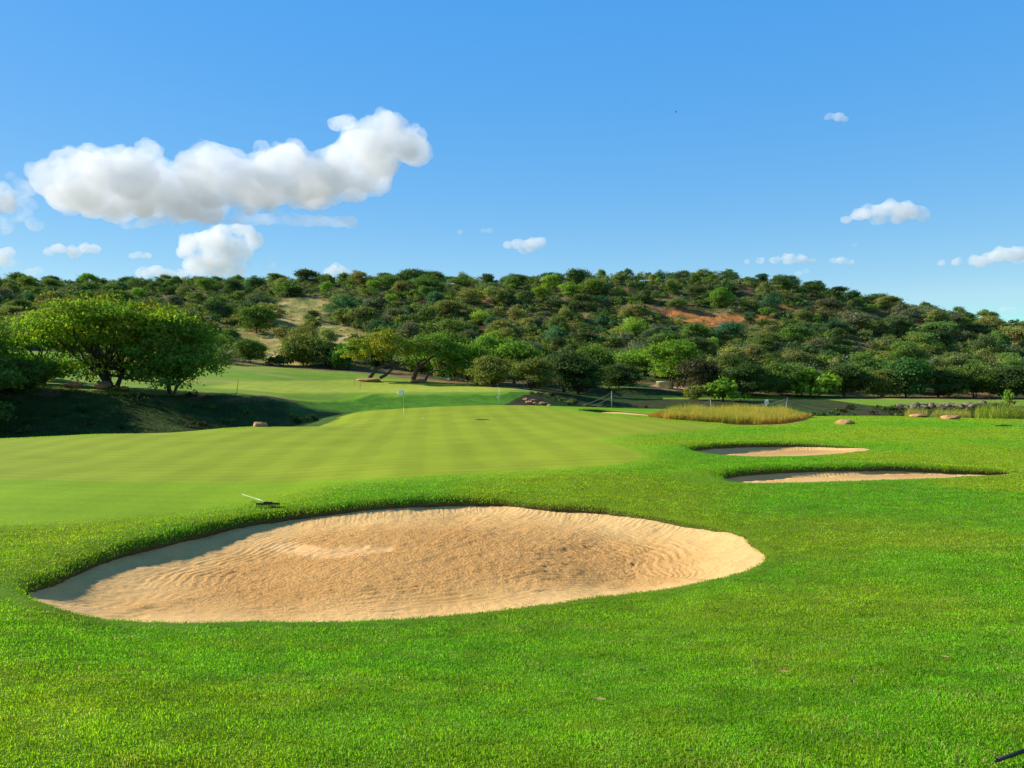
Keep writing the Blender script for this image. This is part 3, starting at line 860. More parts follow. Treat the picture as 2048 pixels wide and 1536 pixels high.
def leaf_cloud(rs, centres, radii, per, leaf, squash=.7, clumps=9, tints=None, spread=.34):
    """rhombic leaf sprays gathered into clumps on each lobe"""
    Vs, Ts = [], []
    for c, r, i in zip(centres, radii, range(len(centres))):
        n = int(per * (r / np.mean(radii)) ** 2)
        d = rs.normal(size=(clumps, 3)); d /= np.linalg.norm(d, axis=1)[:, None]
        d[:, 2] = np.where(d[:, 2] < -.35, -d[:, 2] * .6, d[:, 2])
        cc = d * r * (.70 + .35 * rs.rand(clumps))[:, None] * np.array((1, 1, squash))
        k = rs.randint(0, clumps, n)
        off = rs.normal(size=(n, 3)) * r * spread * np.array((1, 1, squash * .75))
        p = cc[k] + off
        nrm = p / (np.linalg.norm(p, axis=1)[:, None] + 1e-6) * .7 + np.array((0, 0, .35)) + rs.normal(size=(n, 3)) * .55
        nrm /= np.linalg.norm(nrm, axis=1)[:, None]
        a_ = np.cross(nrm, rs.normal(size=(n, 3))); a_ /= np.linalg.norm(a_, axis=1)[:, None] + 1e-9
        b_ = np.cross(nrm, a_)
        s = leaf * (.55 + .9 * rs.rand(n))[:, None]
        p = p + np.asarray(c)
        q = np.stack([p - a_ * s, p - b_ * s * .55 + nrm * s * .12, p + a_ * s, p + b_ * s * .55 + nrm * s * .12], 1)
        Vs.append(q.reshape(-1, 3))
        t0 = np.array(tints[i]) if tints is not None else np.ones(3)
        ct = (.78 + .44 * rs.rand(clumps))[k]
        ct = ct * (.8 + .4 * rs.rand(n))
        tt = t0[None, :] * ct[:, None]
        tt[:, 0] *= (.85 + .35 * rs.rand(clumps))[k]
        Ts.append(np.repeat(tt, 4, 0))
    V = np.vstack(Vs); n = len(V) // 4
    return V, np.arange(n * 4).reshape(n, 4), np.vstack(Ts)
def crown_mesh(name, *a_, **k_):
    V, Q, T = leaf_cloud(*a_, **k_)
    me = mesh_np(name, V, Q); attr_c(me, "tint", T)
    return me
def make_tree_meshes(seed, H, W, th, lobes, per, leaf, squash=.6, stems=3, lean=(0, 0), tr=.12, depth=None, clumps=9, tintf=None, spread=.34, low=0.0):
    rs = np.random.RandomState(seed); rng = random.Random(seed)
    Dp = depth or W
    cen, rad, tin = [], [], []
    for i in range(lobes):
        a_ = rng.uniform(0, 2 * math.pi) if i else 0
        rr = math.sqrt(rng.random()) * .72 if i else 0
        x = math.cos(a_) * rr * W / 2 + lean[0]; y = math.sin(a_) * rr * Dp / 2 + lean[1]
        top = th + (H - th) * (.22 + .76 * math.sqrt(max(0, 1 - (rr * 1.25) ** 2)))
        r = min(W, Dp) * rng.uniform(.15, .25)
        lowz = th * (.9 - low) + r * squash * .6
        z = top - r * squash * rng.uniform(.75, 1.2)
        if rng.random() < .42: z = lowz + (z - lowz) * rng.random()
        cen.append((x, y, max(z, lowz))); rad.append(r)
        tin.append(tintf(cen[-1], rng) if tintf else (1, 1, 1))
    crown = crown_mesh("crown", rs, cen, rad, per, leaf, squash=squash + .15, clumps=clumps, tints=tin, spread=spread)
    it = []
    for s in range(stems):
        a_ = rng.uniform(0, 6.28); fork = Vector((lean[0] * .45 + math.cos(a_) * W * .06 * (stems > 1), lean[1] * .45 + math.sin(a_) * Dp * .05 * (stems > 1), th * rng.uniform(.7, 1.0)))
        base = Vector((math.cos(a_) * tr * .8 * (stems > 1), math.sin(a_) * tr * .8 * (stems > 1), -.25))
        r0 = tr * (1 if stems == 1 else .75)
        it.append((curve(rng, base, fork, 6, .08), [r0 * (1.25 - .5 * k / 5) for k in range(6)]))
        sel = [c for i, c in enumerate(cen) if i % stems == s]
        for c in sel[:9]:
            e = Vector(c)
            it.append((curve(rng, fork, e, 6, .12, .05), [r0 * .6 * (1 - .8 * k / 5) for k in range(6)]))
    trunk = tubes_mesh("trunk", it, 6)
    return crown, trunk
def put_tree(name, meshes, loc, rz, scale, colour, label, group=None, cat="tree"):
    r = empty(name, loc, rz)
    r.scale = scale if isinstance(scale, (tuple, list)) else (scale,) * 3
    cr, tk = meshes
    o = bpy.data.objects.new("crown", cr); C.objects.link(o); o.parent = r; o.color = (*colour, 1)
    t = bpy.data.objects.new("trunk", tk); C.objects.link(t); t.parent = r
    tag(r, label, cat, group)
    return r
def fin(ms):
    ms[0].materials.append(M_LEAF); ms[1].materials.append(M_BARK); return ms

CG_BRIGHT = (.190, .330, .030); CG_MID = (.125, .205, .032); CG_DARK = (.075, .130, .030)
CG_OLIVE = (.200, .230, .050); CG_GREY = (.130, .165, .065); CG_GOLD = (.300, .300, .035); CG_TEAL = (.065, .150, .050)
CNAME = {CG_BRIGHT: "bright green", CG_MID: "mid-green", CG_DARK: "dark green", CG_OLIVE: "olive green", CG_GREY: "grey-green", CG_GOLD: "golden", CG_TEAL: "deep green"}

# the great spreading tree on the ravine's far bank, three neighbours grown together
def tint_big(c, rng):
    x = c[0] / 9.0
    if rng.random() < .35 and x > -.4: return (1.45, .88, .7)
    return (1.0, 1.0, 1.0) if rng.random() < .6 else (1.3, 1.12, .8)
base = at(250, 76)
t1 = fin(make_tree_meshes(11, 8.7, 18.5, 1.9, 80, 300, .15, .34, stems=5, tr=.30, depth=13, clumps=12, tintf=tint_big, spread=.21, low=.7))
p = at(225, 76); put_tree("spreading_tree", t1, p, .4, 1.0, CG_BRIGHT, "huge spreading tree with many leaning trunks on the shaded ravine bank")
t2 = fin(make_tree_meshes(12, 7.4, 11.0, 1.0, 48, 300, .15, .40, stems=4, tr=.2, depth=10, clumps=10, spread=.23, low=1.0))
p = at(345, 77); put_tree("dense_tree", t2, p, 1.2, 1.0, (.145, .250, .030), "dense dark tree merging into the shaded side of the huge spreading tree")
t3 = fin(make_tree_meshes(13, 6.2, 9.5, 1.2, 36, 300, .15, .36, stems=3, tr=.2, depth=9, clumps=10, spread=.22, low=.7))
p = at(88, 79); put_tree("feathery_tree", t3, p, 2.2, 1.0, (.105, .24, .026), "bright feathery tree merging into the sunny side of the huge spreading tree")
# trees past the frame's edge that shade the bank
for k, (px_, D_, s_) in enumerate(((-120, 66, 1.1), (-230, 60, 1.2), (-90, 58, .95), (-330, 68, 1.3), (-200, 52, .9), (-75, 72, .85))):
    p = at(px_, D_)
    put_tree("bank_tree", t2 if k % 2 else t3, p, k * 1.3, (s_, s_, s_ * 1.1), CG_BRIGHT if k == 5 else CG_MID,
             ["tree shading the ravine bank beside the spreading tree", "tall tree shading the ravine, beyond the picture's edge", "low dense tree at the ravine's near end",
              "tallest tree of those shading the ravine", "small dark tree low in the ravine mouth", "short dark tree peeping in beside the feathery tree"][k], "trees shading the ravine bank")

# the two leaning trees by the second green
def leaning_tree(name, px, D, mirror, seed, limbs, lobes, rad, colour, label, tints):
    rng = random.Random(seed); rs = np.random.RandomState(seed)
    b0 = at(px, D)
    k = D / F
    def P(x, y, dy=0.0):     # picture offsets from the foot, in pixels of the frame -> local metres
        return Vector(((x - px) * k, dy, (b_py - y) * k))
    b_py = HY + (CAMZ - b0.z) / D * F
    it = []
    for pts, r0 in limbs:
        path = [P(*q) for q in pts]
        fine = []
        for i in range(len(path) - 1):
            for t in (0, .5): fine.append(path[i].lerp(path[i + 1], t) + Vector((0, rng.uniform(-.08, .08), rng.uniform(-.04, .04))) * (i > 0))
        fine.append(path[-1])
        n = len(fine); it.append((fine, [r0 * (1 - .75 * i / (n - 1)) for i in range(n)]))
    cen = [tuple(P(x, y, dy)) for x, y, dy in lobes]
    for c in cen:
        src = min((Vector(q) for pth, _ in it[:len(limbs)] for q in pth[len(pth) // 2:]), key=lambda q: (q - Vector(c)).length)
        it.append((curve(rng, src, c, 5, .12), [.07, .055, .04, .03, .015]))
    tk = tubes_mesh("trunk", it, 7)
    cr = crown_mesh("crown", rs, cen, [r * k for r in rad], 420, .19, squash=.72, clumps=10, tints=tints, spread=.30)
    return put_tree(name, fin((cr, tk)), b0, 0, 1.0, colour, label)
g_, o2, gg = (.85, 1.0, 1.0), (1.0, .95, .9), (.55, 1.02, .9)
leaning_tree("leaning_tree", 738, 131, 1, 21,
    [([(738,757),(752,738),(768,731),(785,729),(800,727)], .36), ([(760,756),(772,750),(785,738),(800,733),(818,720)], .28), ([(785,729),(782,712),(776,700)], .18), ([(768,731),(750,712),(735,700)], .16)],
    [(712,700,1),(728,690,-2),(745,682,2),(765,674,0),(785,680,-2),(800,690,2),(770,695,-3),(745,705,-2),(722,712,2),(790,707,-1),(812,705,1),(700,712,0),(760,712,2),(735,694,3),(690,700,2),(778,672,1),(816,694,-2)],
    [20,22,22,21,21,20,22,20,17,18,14,15,17,20,15,16,16], CG_GOLD, "golden leaning tree with two bowed trunks over an orange mound",
    [gg,g_,o2,g_,g_,g_,o2,g_,g_,(.7,1,.9),(.7,1,.9),g_,g_,o2,gg,g_,(.6,.9,.9)])
leaning_tree("forked_leaning_tree", 828, 133, 1, 22,
    [([(826,760),(832,742),(845,728),(862,716),(880,706)], .46), ([(832,745),(836,728),(832,716),(824,706)], .22), ([(850,762),(856,748),(870,742),(884,738),(890,728)], .24)],
    [(840,690,0),(862,684,1),(884,688,-1),(905,695,1),(895,712,-2),(872,702,2),(850,700,-2),(828,697,2),(915,712,0),(905,728,1),(878,680,2),(925,728,-2),(900,742,-1),(845,680,3)],
    [18,20,20,19,19,19,17,16,18,17,18,17,13,18], (.115,.205,.028), "dark forked tree leaning away from the golden one beside the small flag",
    [g_,(1.9,1.75,1.0),g_,(1.6,1.6,1),g_,g_,(1.2,1,1),(1.3,1.1,1),(1.3,1.5,1),g_,(2.0,1.8,1),g_,g_,(1.2,1.3,1)])

# foot-of-hill trees and bushes, one by one: px, distance, height, width, colour, mesh kind, label
VAR = []
for s_ in range(14):
    rr = random.Random(100 + s_)
    H_ = 5.6; W_ = rr.choice((7.0, 8.0, 8.8)); dome = s_ % 3
    VAR.append(fin(make_tree_meshes(100 + s_, H_, W_, (1.5, .9, .6)[dome], (17, 19, 16)[dome], 250, .20, (.40, .52, .62)[dome],
                                    stems=(2, 1, 3)[dome], tr=.15, clumps=9, spread=.33, low=(.35, .7, .9)[dome])))
BUSH = []
for s_ in range(6):
    BUSH.append(fin(make_tree_meshes(200 + s_, 2.6, 4.2, .35, 11, 110, .24, .8, stems=3, tr=.06, clumps=7, spread=.34, low=.8)))
FINE = []
for s_ in range(4):
    FINE.append(fin(make_tree_meshes(300 + s_, 5.6, 7.6, (1.2, .7, 1.4, .5)[s_], 24, 330, .18, .55, stems=3, tr=.14, clumps=11, spread=.30, low=(.7, .95, .6, 1.0)[s_])))
def foot(px, D, H, W, colr, kind, i, rz, label, name, cat="tree"):
    src = {"v": VAR, "b": BUSH, "f": FINE}[kind][i]
    h0, w0 = (5.6, 7.8) if kind != "b" else (2.6, 4.2)
    p = at(px, D)
    return put_tree(name, src, p, rz, (W / w0, W / w0, H / h0), colr, label, None, cat)
foot(905,140,8.2,7.5,CG_MID,"f",1,.3,"tall dense green tree behind the second small flag","broadleaf_tree")
foot(938,133,6.4,7.5,CG_BRIGHT,"f",3,1.9,"bright green tree between the flag and the olive bushes","broadleaf_tree")
foot(985,122,4.6,7.5,CG_OLIVE,"f",1,1.0,"rounded olive bush at the end of the second green","round_bush","bush")
foot(1065,118,4.6,7.2,CG_OLIVE,"f",3,2.0,"rounded olive bush above the red rocks","round_bush","bush")
foot(1030,140,7.4,10,CG_BRIGHT,"f",0,2.4,"bright green tree rising behind the two olive bushes","broadleaf_tree")
foot(1130,128,6.6,8.5,CG_DARK,"f",2,.9,"dark tree overhanging the ravine next to the olive bushes","broadleaf_tree")
foot(1160,126,5.2,8,CG_DARK,"f",3,2.2,"low dark tree beside the ravine's ropes","broadleaf_tree")
foot(1235,139,4.0,8,CG_DARK,"f",1,2.9,"low dark tree between the ropes and the thin lit strip","broadleaf_tree")
foot(1185,150,6.8,9,CG_MID,"f",1,.2,"mid-green tree at the head of the shaded ravine","broadleaf_tree")
foot(1345,155,8.6,11,CG_BRIGHT,"f",0,3.6,"large bright green tree above the concrete drum","broadleaf_tree")
foot(1395,141,5.4,8.6,(.085,.085,.035),"f",2,2.6,"brownish thicket tree beside the concrete drum","broadleaf_tree")
foot(1392,122,2.6,4.6,CG_OLIVE,"b",1,.6,"olive bush by the ravine under the brownish thicket tree","round_bush","bush")
foot(1447,120,3.0,6.2,CG_BRIGHT,"b",2,1.4,"bright green bush beside the olive one by the ravine","round_bush","bush")
foot(1490,136,5.6,9,CG_DARK,"f",3,2.0,"dark tree behind the white hanging flag","broadleaf_tree")
foot(1560,140,5.4,9,CG_MID,"f",1,.6,"mid-green tree behind the tall rope post","broadleaf_tree")
foot(1625,139,4.6,9,CG_BRIGHT,"b",0,1.1,"wide leafy green bush at the start of the far fairway","round_bush","bush")
foot(1690,142,5.6,9,CG_DARK,"f",0,2.1,"dark tree shading the back of the far fairway","broadleaf_tree")
foot(1760,143,4.8,8,CG_OLIVE,"f",1,3.1,"olive tree at the back of the far fairway","broadleaf_tree")
foot(1815,143,6.8,8.8,(.06,.17,.035),"f",2,.7,"fresh green round tree beyond the rocky bank","broadleaf_tree")
foot(1880,143,5.0,9,CG_DARK,"f",3,1.5,"dark low tree beyond the middle of the rocky bank","broadleaf_tree")
foot(1950,144,6.0,9,CG_MID,"f",0,1.2,"mid-green tree beyond the end of the rocky bank","broadleaf_tree")
foot(2018,142,5.6,9,CG_DARK,"f",1,2.8,"dark tree beyond the green reeds","broadleaf_tree")
foot(2018,112,1.9,1.4,CG_BRIGHT,"b",3,.5,"young sapling standing alone on the far fairway","sapling","sapling")
foot(610,154,6.0,9.5,CG_OLIVE,"f",1,.4,"wide olive tree at the foot of the dry clearing","broadleaf_tree")
foot(655,151,4.8,7,CG_DARK,"f",3,1.4,"dark bushy tree next to the olive one below the clearing","broadleaf_tree")
foot(500,153,4.6,6.6,CG_MID,"f",0,2.2,"small mid-green tree between the spreading tree and the clearing","broadleaf_tree")
foot(560,152,2.0,5,CG_DARK,"b",4,.2,"low dark bush at the back edge of the second green","round_bush","bush")
foot(690,149,4.8,5,(.09,.22,.03),"f",1,.2,"bright green tree just behind the golden leaning tree","broadleaf_tree")
foot(515,204,7.0,9.5,CG_MID,"f",2,2.2,"round green tree standing high at the clearing's edge","broadleaf_tree")
foot(845,152,6.6,9,CG_BRIGHT,"f",3,.9,"bright green tree crowning the dark leaning tree","broadleaf_tree")
foot(40,88,2.4,5,CG_DARK,"b",5,.3,"dark bush at the foot of the feathery tree","round_bush","bush")
foot(52,70,2.8,6.0,CG_MID,"f",1,1.3,"dark low tree on the near side of the feathery tree","broadleaf_tree")
foot(95,84,2.0,4.6,CG_MID,"b",0,1.3,"leafy bush by the boulders under the feathery tree","round_bush","bush")

# hillside wood: individual trees, then a mass of scrub
ORD = "first second third fourth fifth sixth seventh eighth ninth tenth eleventh twelfth thirteenth fourteenth fifteenth sixteenth seventeenth eighteenth nineteenth twentieth".split()
rng = random.Random(42)
crest_px = [-80, 0, 250, 500, 750, 1000, 1250, 1500, 1750, 2048, 2130]; crest_D = [312, 310, 300, 300, 295, 290, 280, 275, 265, 255, 252]
pts = []
def try_add(px, D, r):
    X = (px - 1024) / F * D
    for (x2, y2, _, _) in pts:
        if (X - x2) ** 2 + (D - y2) ** 2 < r * r: return False
    pts.append((X, D, px, r)); return True
foot_near = [(610,154),(655,151),(500,153),(515,204),(845,152),(690,149)]
for q in foot_near: try_add(*q, 1)
nf = len(pts)
for k in range(400):                       # the skyline row
    px = rng.uniform(-30, 2080); try_add(px, np.interp(px, crest_px, crest_D) - rng.uniform(0, 5), 7.8)
def zone_ok(px, D):
    X = (px - 1024) / F * D; z = float(zbase(X, D)); py = HY + (CAMZ - z) / D * F
    a_ = np.array([px]); b_ = np.array([py])
    if in_poly(CLEAR_P, a_, b_)[0] or in_poly(CLEAR_P, a_, b_ - 14)[0]: return rng.random() < .08
    if in_poly(TRACK_P, a_, b_)[0] or in_poly(TRACK_P, a_, b_ - 12)[0] or in_poly(TRACK_P, a_, b_ - 24)[0]: return rng.random() < .05
    if in_poly(TRACK2_P, a_, b_)[0]: return rng.random() < .25
    if in_poly(ROCKY_P, a_, b_ - 8)[0]: return rng.random() < .25
    if D < np.interp(px, [0, 440, 1000, 1250, 1500, 2048], [150, 160, 155, 162, 152, 152]): return False
    return True
for k in range(30000):
    if len(pts) >= 300 - 0 + nf - 30: break
    px = rng.uniform(-30, 2080); cd = np.interp(px, crest_px, crest_D)
    D = 150 + (cd - 156) * rng.random() ** .9
    if not zone_ok(px, D): continue
    try_add(px, D, rng.uniform(8.0, 10.5))
LAND = [(-100, 250, "spreading tree"), (250, 470, "dense dark tree"), (470, 700, "dry clearing"), (700, 930, "leaning trees"), (930, 1160, "olive bushes"),
        (1160, 1330, "shaded ravine"), (1330, 1560, "red track"), (1560, 1800, "far fairway"), (1800, 2200, "rocky bank")]
recs = []
for (X, D, px, r) in pts[nf:]:
    cd = float(np.interp(px, crest_px, crest_D)); t = (D - 150) / (cd - 150)
    band = "on the skyline" if t > .93 else "on the high slope" if t > .68 else "halfway up the slope" if t > .42 else "on the lower slope" if t > .18 else "at the hill foot"
    land = next(l[2] for l in LAND if l[0] <= px < l[1])
    n_ = float(fbm(np.array([X / 14]), np.array([D / 14]), 88)[0])
    rv = rng.random()
    if t > .93: colr = rng.choice((CG_MID, CG_MID, CG_DARK, CG_TEAL))
    elif rv < .16: colr = CG_DARK
    elif rv < .44: colr = CG_MID
    elif rv < .60: colr = CG_OLIVE
    elif rv < .74: colr = CG_GREY
    elif rv < .88: colr = CG_TEAL if t > .3 else CG_BRIGHT
    else: colr = CG_BRIGHT if px < 1500 else CG_OLIVE
    recs.append([X, D, px, band, land, colr, t])
cnt = {}
for rc in sorted(recs, key=lambda r: r[2]):
    key = (rc[3], rc[4], CNAME[rc[5]]); cnt[key] = cnt.get(key, 0) + 1; rc.append(cnt[key])
for rc in recs:
    X, D, px, band, land, colr, t, k = rc
    z = float(zbase(X, D)) - .15
    v = rng.randrange(len(VAR))
    s_ = rng.choice((rng.uniform(.5, .8), rng.uniform(.7, 1.0), rng.uniform(.85, 1.2))); hs_ = rng.uniform(.75, 1.1) * (s_ ** .55)
    if t > .93: hs_ = rng.uniform(.7, .85)
    jit = rng.uniform(.82, 1.22)
    jit *= 1.18
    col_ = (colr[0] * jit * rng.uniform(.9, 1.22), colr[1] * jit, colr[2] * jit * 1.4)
    tot = cnt[(band, land, CNAME[colr])]
    lab = f"{CNAME[colr]} tree {band} above the {land}"
    if tot > 1: lab += f", {ORD[k - 1]} of {'two' if tot == 2 else 'three' if tot == 3 else 'several'} along"
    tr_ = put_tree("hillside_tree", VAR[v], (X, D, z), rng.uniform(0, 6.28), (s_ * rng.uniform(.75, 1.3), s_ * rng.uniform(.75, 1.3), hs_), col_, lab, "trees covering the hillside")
    tr_.rotation_euler = (rng.uniform(-.13, .13), rng.uniform(-.13, .13), tr_.rotation_euler[2])

# scrub mass between the trees (one object)
rs = np.random.RandomState(9)
cen, rad, tin = [], [], []
tries = 0
while len(cen) < 6000 and tries < 30000:
    tries += 1
    px = rs.uniform(-120, 2180); cd = float(np.interp(px, crest_px, crest_D)); D = 146 + (cd + 22 - 146) * rs.rand() ** .85
    X = (px - 1024) / F * D; z = float(zbase(X, D)); py = HY + (CAMZ - z) / D * F
    a_, b_ = np.array([px]), np.array([py])
    openz = in_poly(CLEAR_P, a_, b_)[0] or in_poly(TRACK_P, a_, b_)[0]
    if openz and rs.rand() > .28: continue
    if D < np.interp(px, [0, 440, 500, 1000, 1250, 1500, 2048], [146, 146, 158, 152, 160, 150, 147]): continue
    dens = fbm(np.array([X / 12]), np.array([D / 12]), 89)[0]
    if rs.rand() > .5 + 1.0 * sstep(.35, .55, dens): continue
    tt_ = (D - 146) / (cd - 146)
    r = rs.uniform(.6, 2.1) * (1.0 - .5 * min(1, max(0, tt_))) * (.36 if openz else 1) * (1.8 if D > cd + 2 else 1)
    cb = [CG_DARK, CG_MID, CG_OLIVE, CG_GREY, CG_MID, CG_OLIVE][rs.randint(6)]
    if openz: cb = CG_OLIVE
    j = rs.uniform(.8, 1.25)
    for q in range(2 if r > .8 else 1):
        cen.append((X + rs.uniform(-1, 1) * r, D + rs.uniform(-1, 1) * r, z + r * .5 + rs.rand() * .5 * r)); rad.append(r); tin.append(tuple(np.array(cb) * j))
nlow = len(cen); tries = 0
while len(cen) < nlow + 5200 and tries < 6000:          # small trees of the wood, four to six crown lobes each
    tries += 1
    px = rs.uniform(-120, 2180); cd = float(np.interp(px, crest_px, crest_D)); D = 150 + (cd + 14 - 150) * rs.rand()
    X = (px - 1024) / F * D; z = float(zbase(X, D)); py = HY + (CAMZ - z) / D * F
    if any(in_poly(q_, np.array([px]), np.array([py - o_]))[0] for q_ in (CLEAR_P, TRACK_P, ROCKY_P) for o_ in (0, 12, 22)): continue
    if D < np.interp(px, [0, 440, 500, 1000, 1250, 1500, 2048], [150, 150, 160, 155, 163, 154, 152]): continue
    h_ = rs.uniform(1.4, 3.4); w_ = rs.uniform(1.3, 3.0); cb = np.array([CG_DARK, CG_MID, CG_OLIVE, CG_GREY, CG_MID, CG_TEAL][rs.randint(6)]) * rs.uniform(.75, 1.3)
    for q in range(rs.randint(4, 7)):
        a_ = rs.rand() * 6.28; rr_2 = w_ * rs.rand() ** .5
        cen.append((X + math.cos(a_) * rr_2, D + math.sin(a_) * rr_2, z + h_ * (1 - .45 * (rr_2 / w_) ** 2) - rs.rand() * .5)); rad.append(rs.uniform(.6, 1.15)); tin.append(tuple(cb * rs.uniform(.85, 1.15)))
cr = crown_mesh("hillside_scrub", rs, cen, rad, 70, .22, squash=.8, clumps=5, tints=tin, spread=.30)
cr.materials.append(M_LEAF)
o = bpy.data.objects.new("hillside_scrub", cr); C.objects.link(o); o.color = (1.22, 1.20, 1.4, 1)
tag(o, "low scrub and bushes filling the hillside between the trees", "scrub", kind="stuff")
# ravine scrub (one object)
cen, rad, tin = [], [], []
for k in range(420):
    px = rs.uniform(-80, 2120)
    if px < 640 and rs.rand() < .7: continue
    if px < 640: D = rs.uniform(60, 79) if px > 200 else rs.uniform(56, 70)
    elif px < 1060: continue
    elif px < 1460: D = rs.uniform(84, 112)
    else: D = rs.uniform(88, 104)
    X = (px - 1024) / F * D; z = float(zbase(X, D)); r = rs.uniform(.25, .6)
    cen.append((X, D, z + r * .3)); rad.append(r); tin.append(tuple(np.array([CG_DARK, (.07, .07, .03), CG_MID][rs.randint(3)]) * rs.uniform(.6, 1.1)))
cr = crown_mesh("ravine_scrub", rs, cen, rad, 60, .14, squash=.7, clumps=5, tints=tin)
cr.materials.append(M_LEAF)
o = bpy.data.objects.new("ravine_scrub", cr); C.objects.link(o); o.color = (1, 1, 1, 1)
tag(o, "low dark weeds and scrub along the ravine banks", "scrub", kind="stuff")

# ------------------------------------------------------------------ rocks and mounds
import bmesh
def rock_mesh(seed, sub=3, ang=.5, flat=.6):
    bm = bmesh.new(); bmesh.ops.create_icosphere(bm, subdivisions=sub, radius=.5)
    rs_ = np.random.RandomState(seed); dirs = rs_.normal(size=(12, 3)); dirs /= np.linalg.norm(dirs, axis=1)[:, None]
    hh = .30 + .16 * rs_.rand(12)
    for v in bm.verts:
        n = np.array(v.co) / .5
        r = .5
        for d_, h_ in zip(dirs, hh):
            c_ = float(n @ d_)
            if c_ > .05: r = min(r, h_ / c_)
        r *= 1 + .06 * math.sin(7 * n[0] + seed) * math.sin(6 * n[1]) + rs_.uniform(-.015, .015)
        v.co = Vector(n * r); v.co.z *= flat
    me = bpy.data.meshes.new("rock"); bm.to_mesh(me); bm.free()
    return me
ROCKS = [rock_mesh(s) for s in range(6)]
ROCKSG = [rock_mesh(s + 20) for s in range(6)]
MOUNDS = [rock_mesh(s + 40, flat=.45) for s in range(3)]
ROCKM = [rock_mesh(s + 60, flat=.6) for s in range(2)]
for m_ in ROCKM: m_.materials.append(M_MOUND)
for m_ in ROCKS: m_.materials.append(M_ROCK)
for m_ in ROCKSG: m_.materials.append(M_ROCKG)
for m_ in MOUNDS: m_.materials.append(M_MOUND)
def rock(name, me, px, D, w, h, rz, label, cat, group=None, sink=.25, d=None):
    o = bpy.data.objects.new(name, me); C.objects.link(o)
    p = at(px, D); o.location = p + Vector((0, 0, h * (.5 - sink)))
    o.scale = (w * 1.15, (d or w) * 1.15, h * 1.9); o.rotation_euler = (0, 0, rz)
    tag(o, label, cat, group); return o
rock("boulder", ROCKS[0], 521, 48.4, 1.0, .42, .3, "orange boulder at the edge of the green above the ravine", "boulder")
rock("boulder", ROCKS[1], 150, 74.5, 1.7, .75, 1.0, "reddish boulder under the feathery tree's trunk", "boulder")
rock("boulder", ROCKS[2], 207, 75, 1.4, 1.0, 2.0, "pale upright boulder between the spreading tree's trunks", "boulder")
rock("boulder", ROCKS[3], 238, 74.5, 2.0, .45, .2, "long flat red boulder under the spreading tree", "boulder")
rock("boulder", ROCKS[4], 356, 76.2, .7, .3, .2, "small pale rock on the bank below the dense dark tree", "boulder")
rock("boulder", ROCKS[5], 395, 77, 1.4, .35, .9, "flat reddish rock on the bank below the dense dark tree", "boulder")
rock("boulder", ROCKS[1], 420, 77.6, 1.0, .35, 2.9, "red rock beside the flat one on the bank", "boulder")
for k in range(9):
    rr = random.Random(k)
    rock("red_rock", ROCKS[k % 6], 1052 + k * 6.6, 92 + rr.uniform(-1.5, 1.5), rr.uniform(.4, .9), rr.uniform(.25, .5), rr.uniform(0, 3),
         f"red-brown rock of the cluster below the olive bushes, {ORD[k]} along", "rock", "red rocks at the end of the second green")
rock("earth_mound", MOUNDS[0], 741, 130, 4.0, 1.1, .2, "orange earth mound at the golden leaning tree's foot", "mound", sink=.35, d=3)
rock("boulder", ROCKS[2], 838, 131, 3.4, .8, 1.2, "brown boulder at the foot of the dark leaning tree", "boulder", sink=.3, d=2)
rock("earth_mound", ROCKM[0], 1690, 49, 1.0, .42, .3, "bare orange mound in the turf beyond the bunkers", "mound", sink=.35)
rock("earth_mound", ROCKM[1], 1901, 56, 1.3, .42, 1.3, "bare orange mound before the dry grass tufts", "mound", sink=.35)
rock("earth_mound", MOUNDS[0], 1838, 59.5, 1.2, .5, 1.3, "small mound half covered in dry grass near the rocky bank", "mound", sink=.3)
rr = random.Random(8)
for k in range(30):
    px_ = 1790 + k * 5.9 + rr.uniform(-3, 3); row = k % 2
    rock("bank_rock", ROCKSG[rr.randrange(6)], px_, 101.5 + row * 2.2 + rr.uniform(-.5, .5), rr.uniform(.7, 1.6), rr.uniform(.45, .95), rr.uniform(0, 3),
         f"grey-brown rock in the {'upper' if row else 'lower'} course of the stone bank, {ORD[k // 2]} along", "rock", "rocks of the stone bank", sink=.2)
for k, (px_, D_, w_, h_) in enumerate(((1990, 108, 1.7, .5), (1975, 109, 1.0, .5), (2003, 109, .8, .5), (1935, 106, .9, .6))):
    rock("fairway_rock", ROCKSG[k], px_, D_, w_, h_, k, ["wide pale rock on the far fairway near the sapling", "smaller pale rock beside the wide one on the far fairway", "round pale rock between the wide one and the sapling",
         "yellowish boulder standing above the stone bank"][k], "rock", None, sink=.2)

# ------------------------------------------------------------------ concrete drum below the bright tree
def lathe(profile, seg=28):
    V, Q = [], []
    for r, z in profile:
        for k in range(seg):
            a_ = 2 * math.pi * k / seg; V.append((r * math.cos(a_), r * math.sin(a_), z))
    for i in range(len(profile) - 1):
        for k in range(seg):
            Q.append((i * seg + k, i * seg + (k + 1) % seg, (i + 1) * seg + (k + 1) % seg, (i + 1) * seg + k))
    return mesh_np("lathe", np.array(V), np.array(Q), smooth=False)
p = at(1330, 143)
o = link("concrete_drum", lathe([(.001, -.4), (1.5, -.4), (1.5, 1.15), (1.56, 1.16), (1.56, 1.32), (1.38, 1.32), (1.38, .9), (.001, .9)]), M_CONC, loc=p)
tag(o, "squat yellowed concrete drum on orange dirt at the hill foot", "water tank")

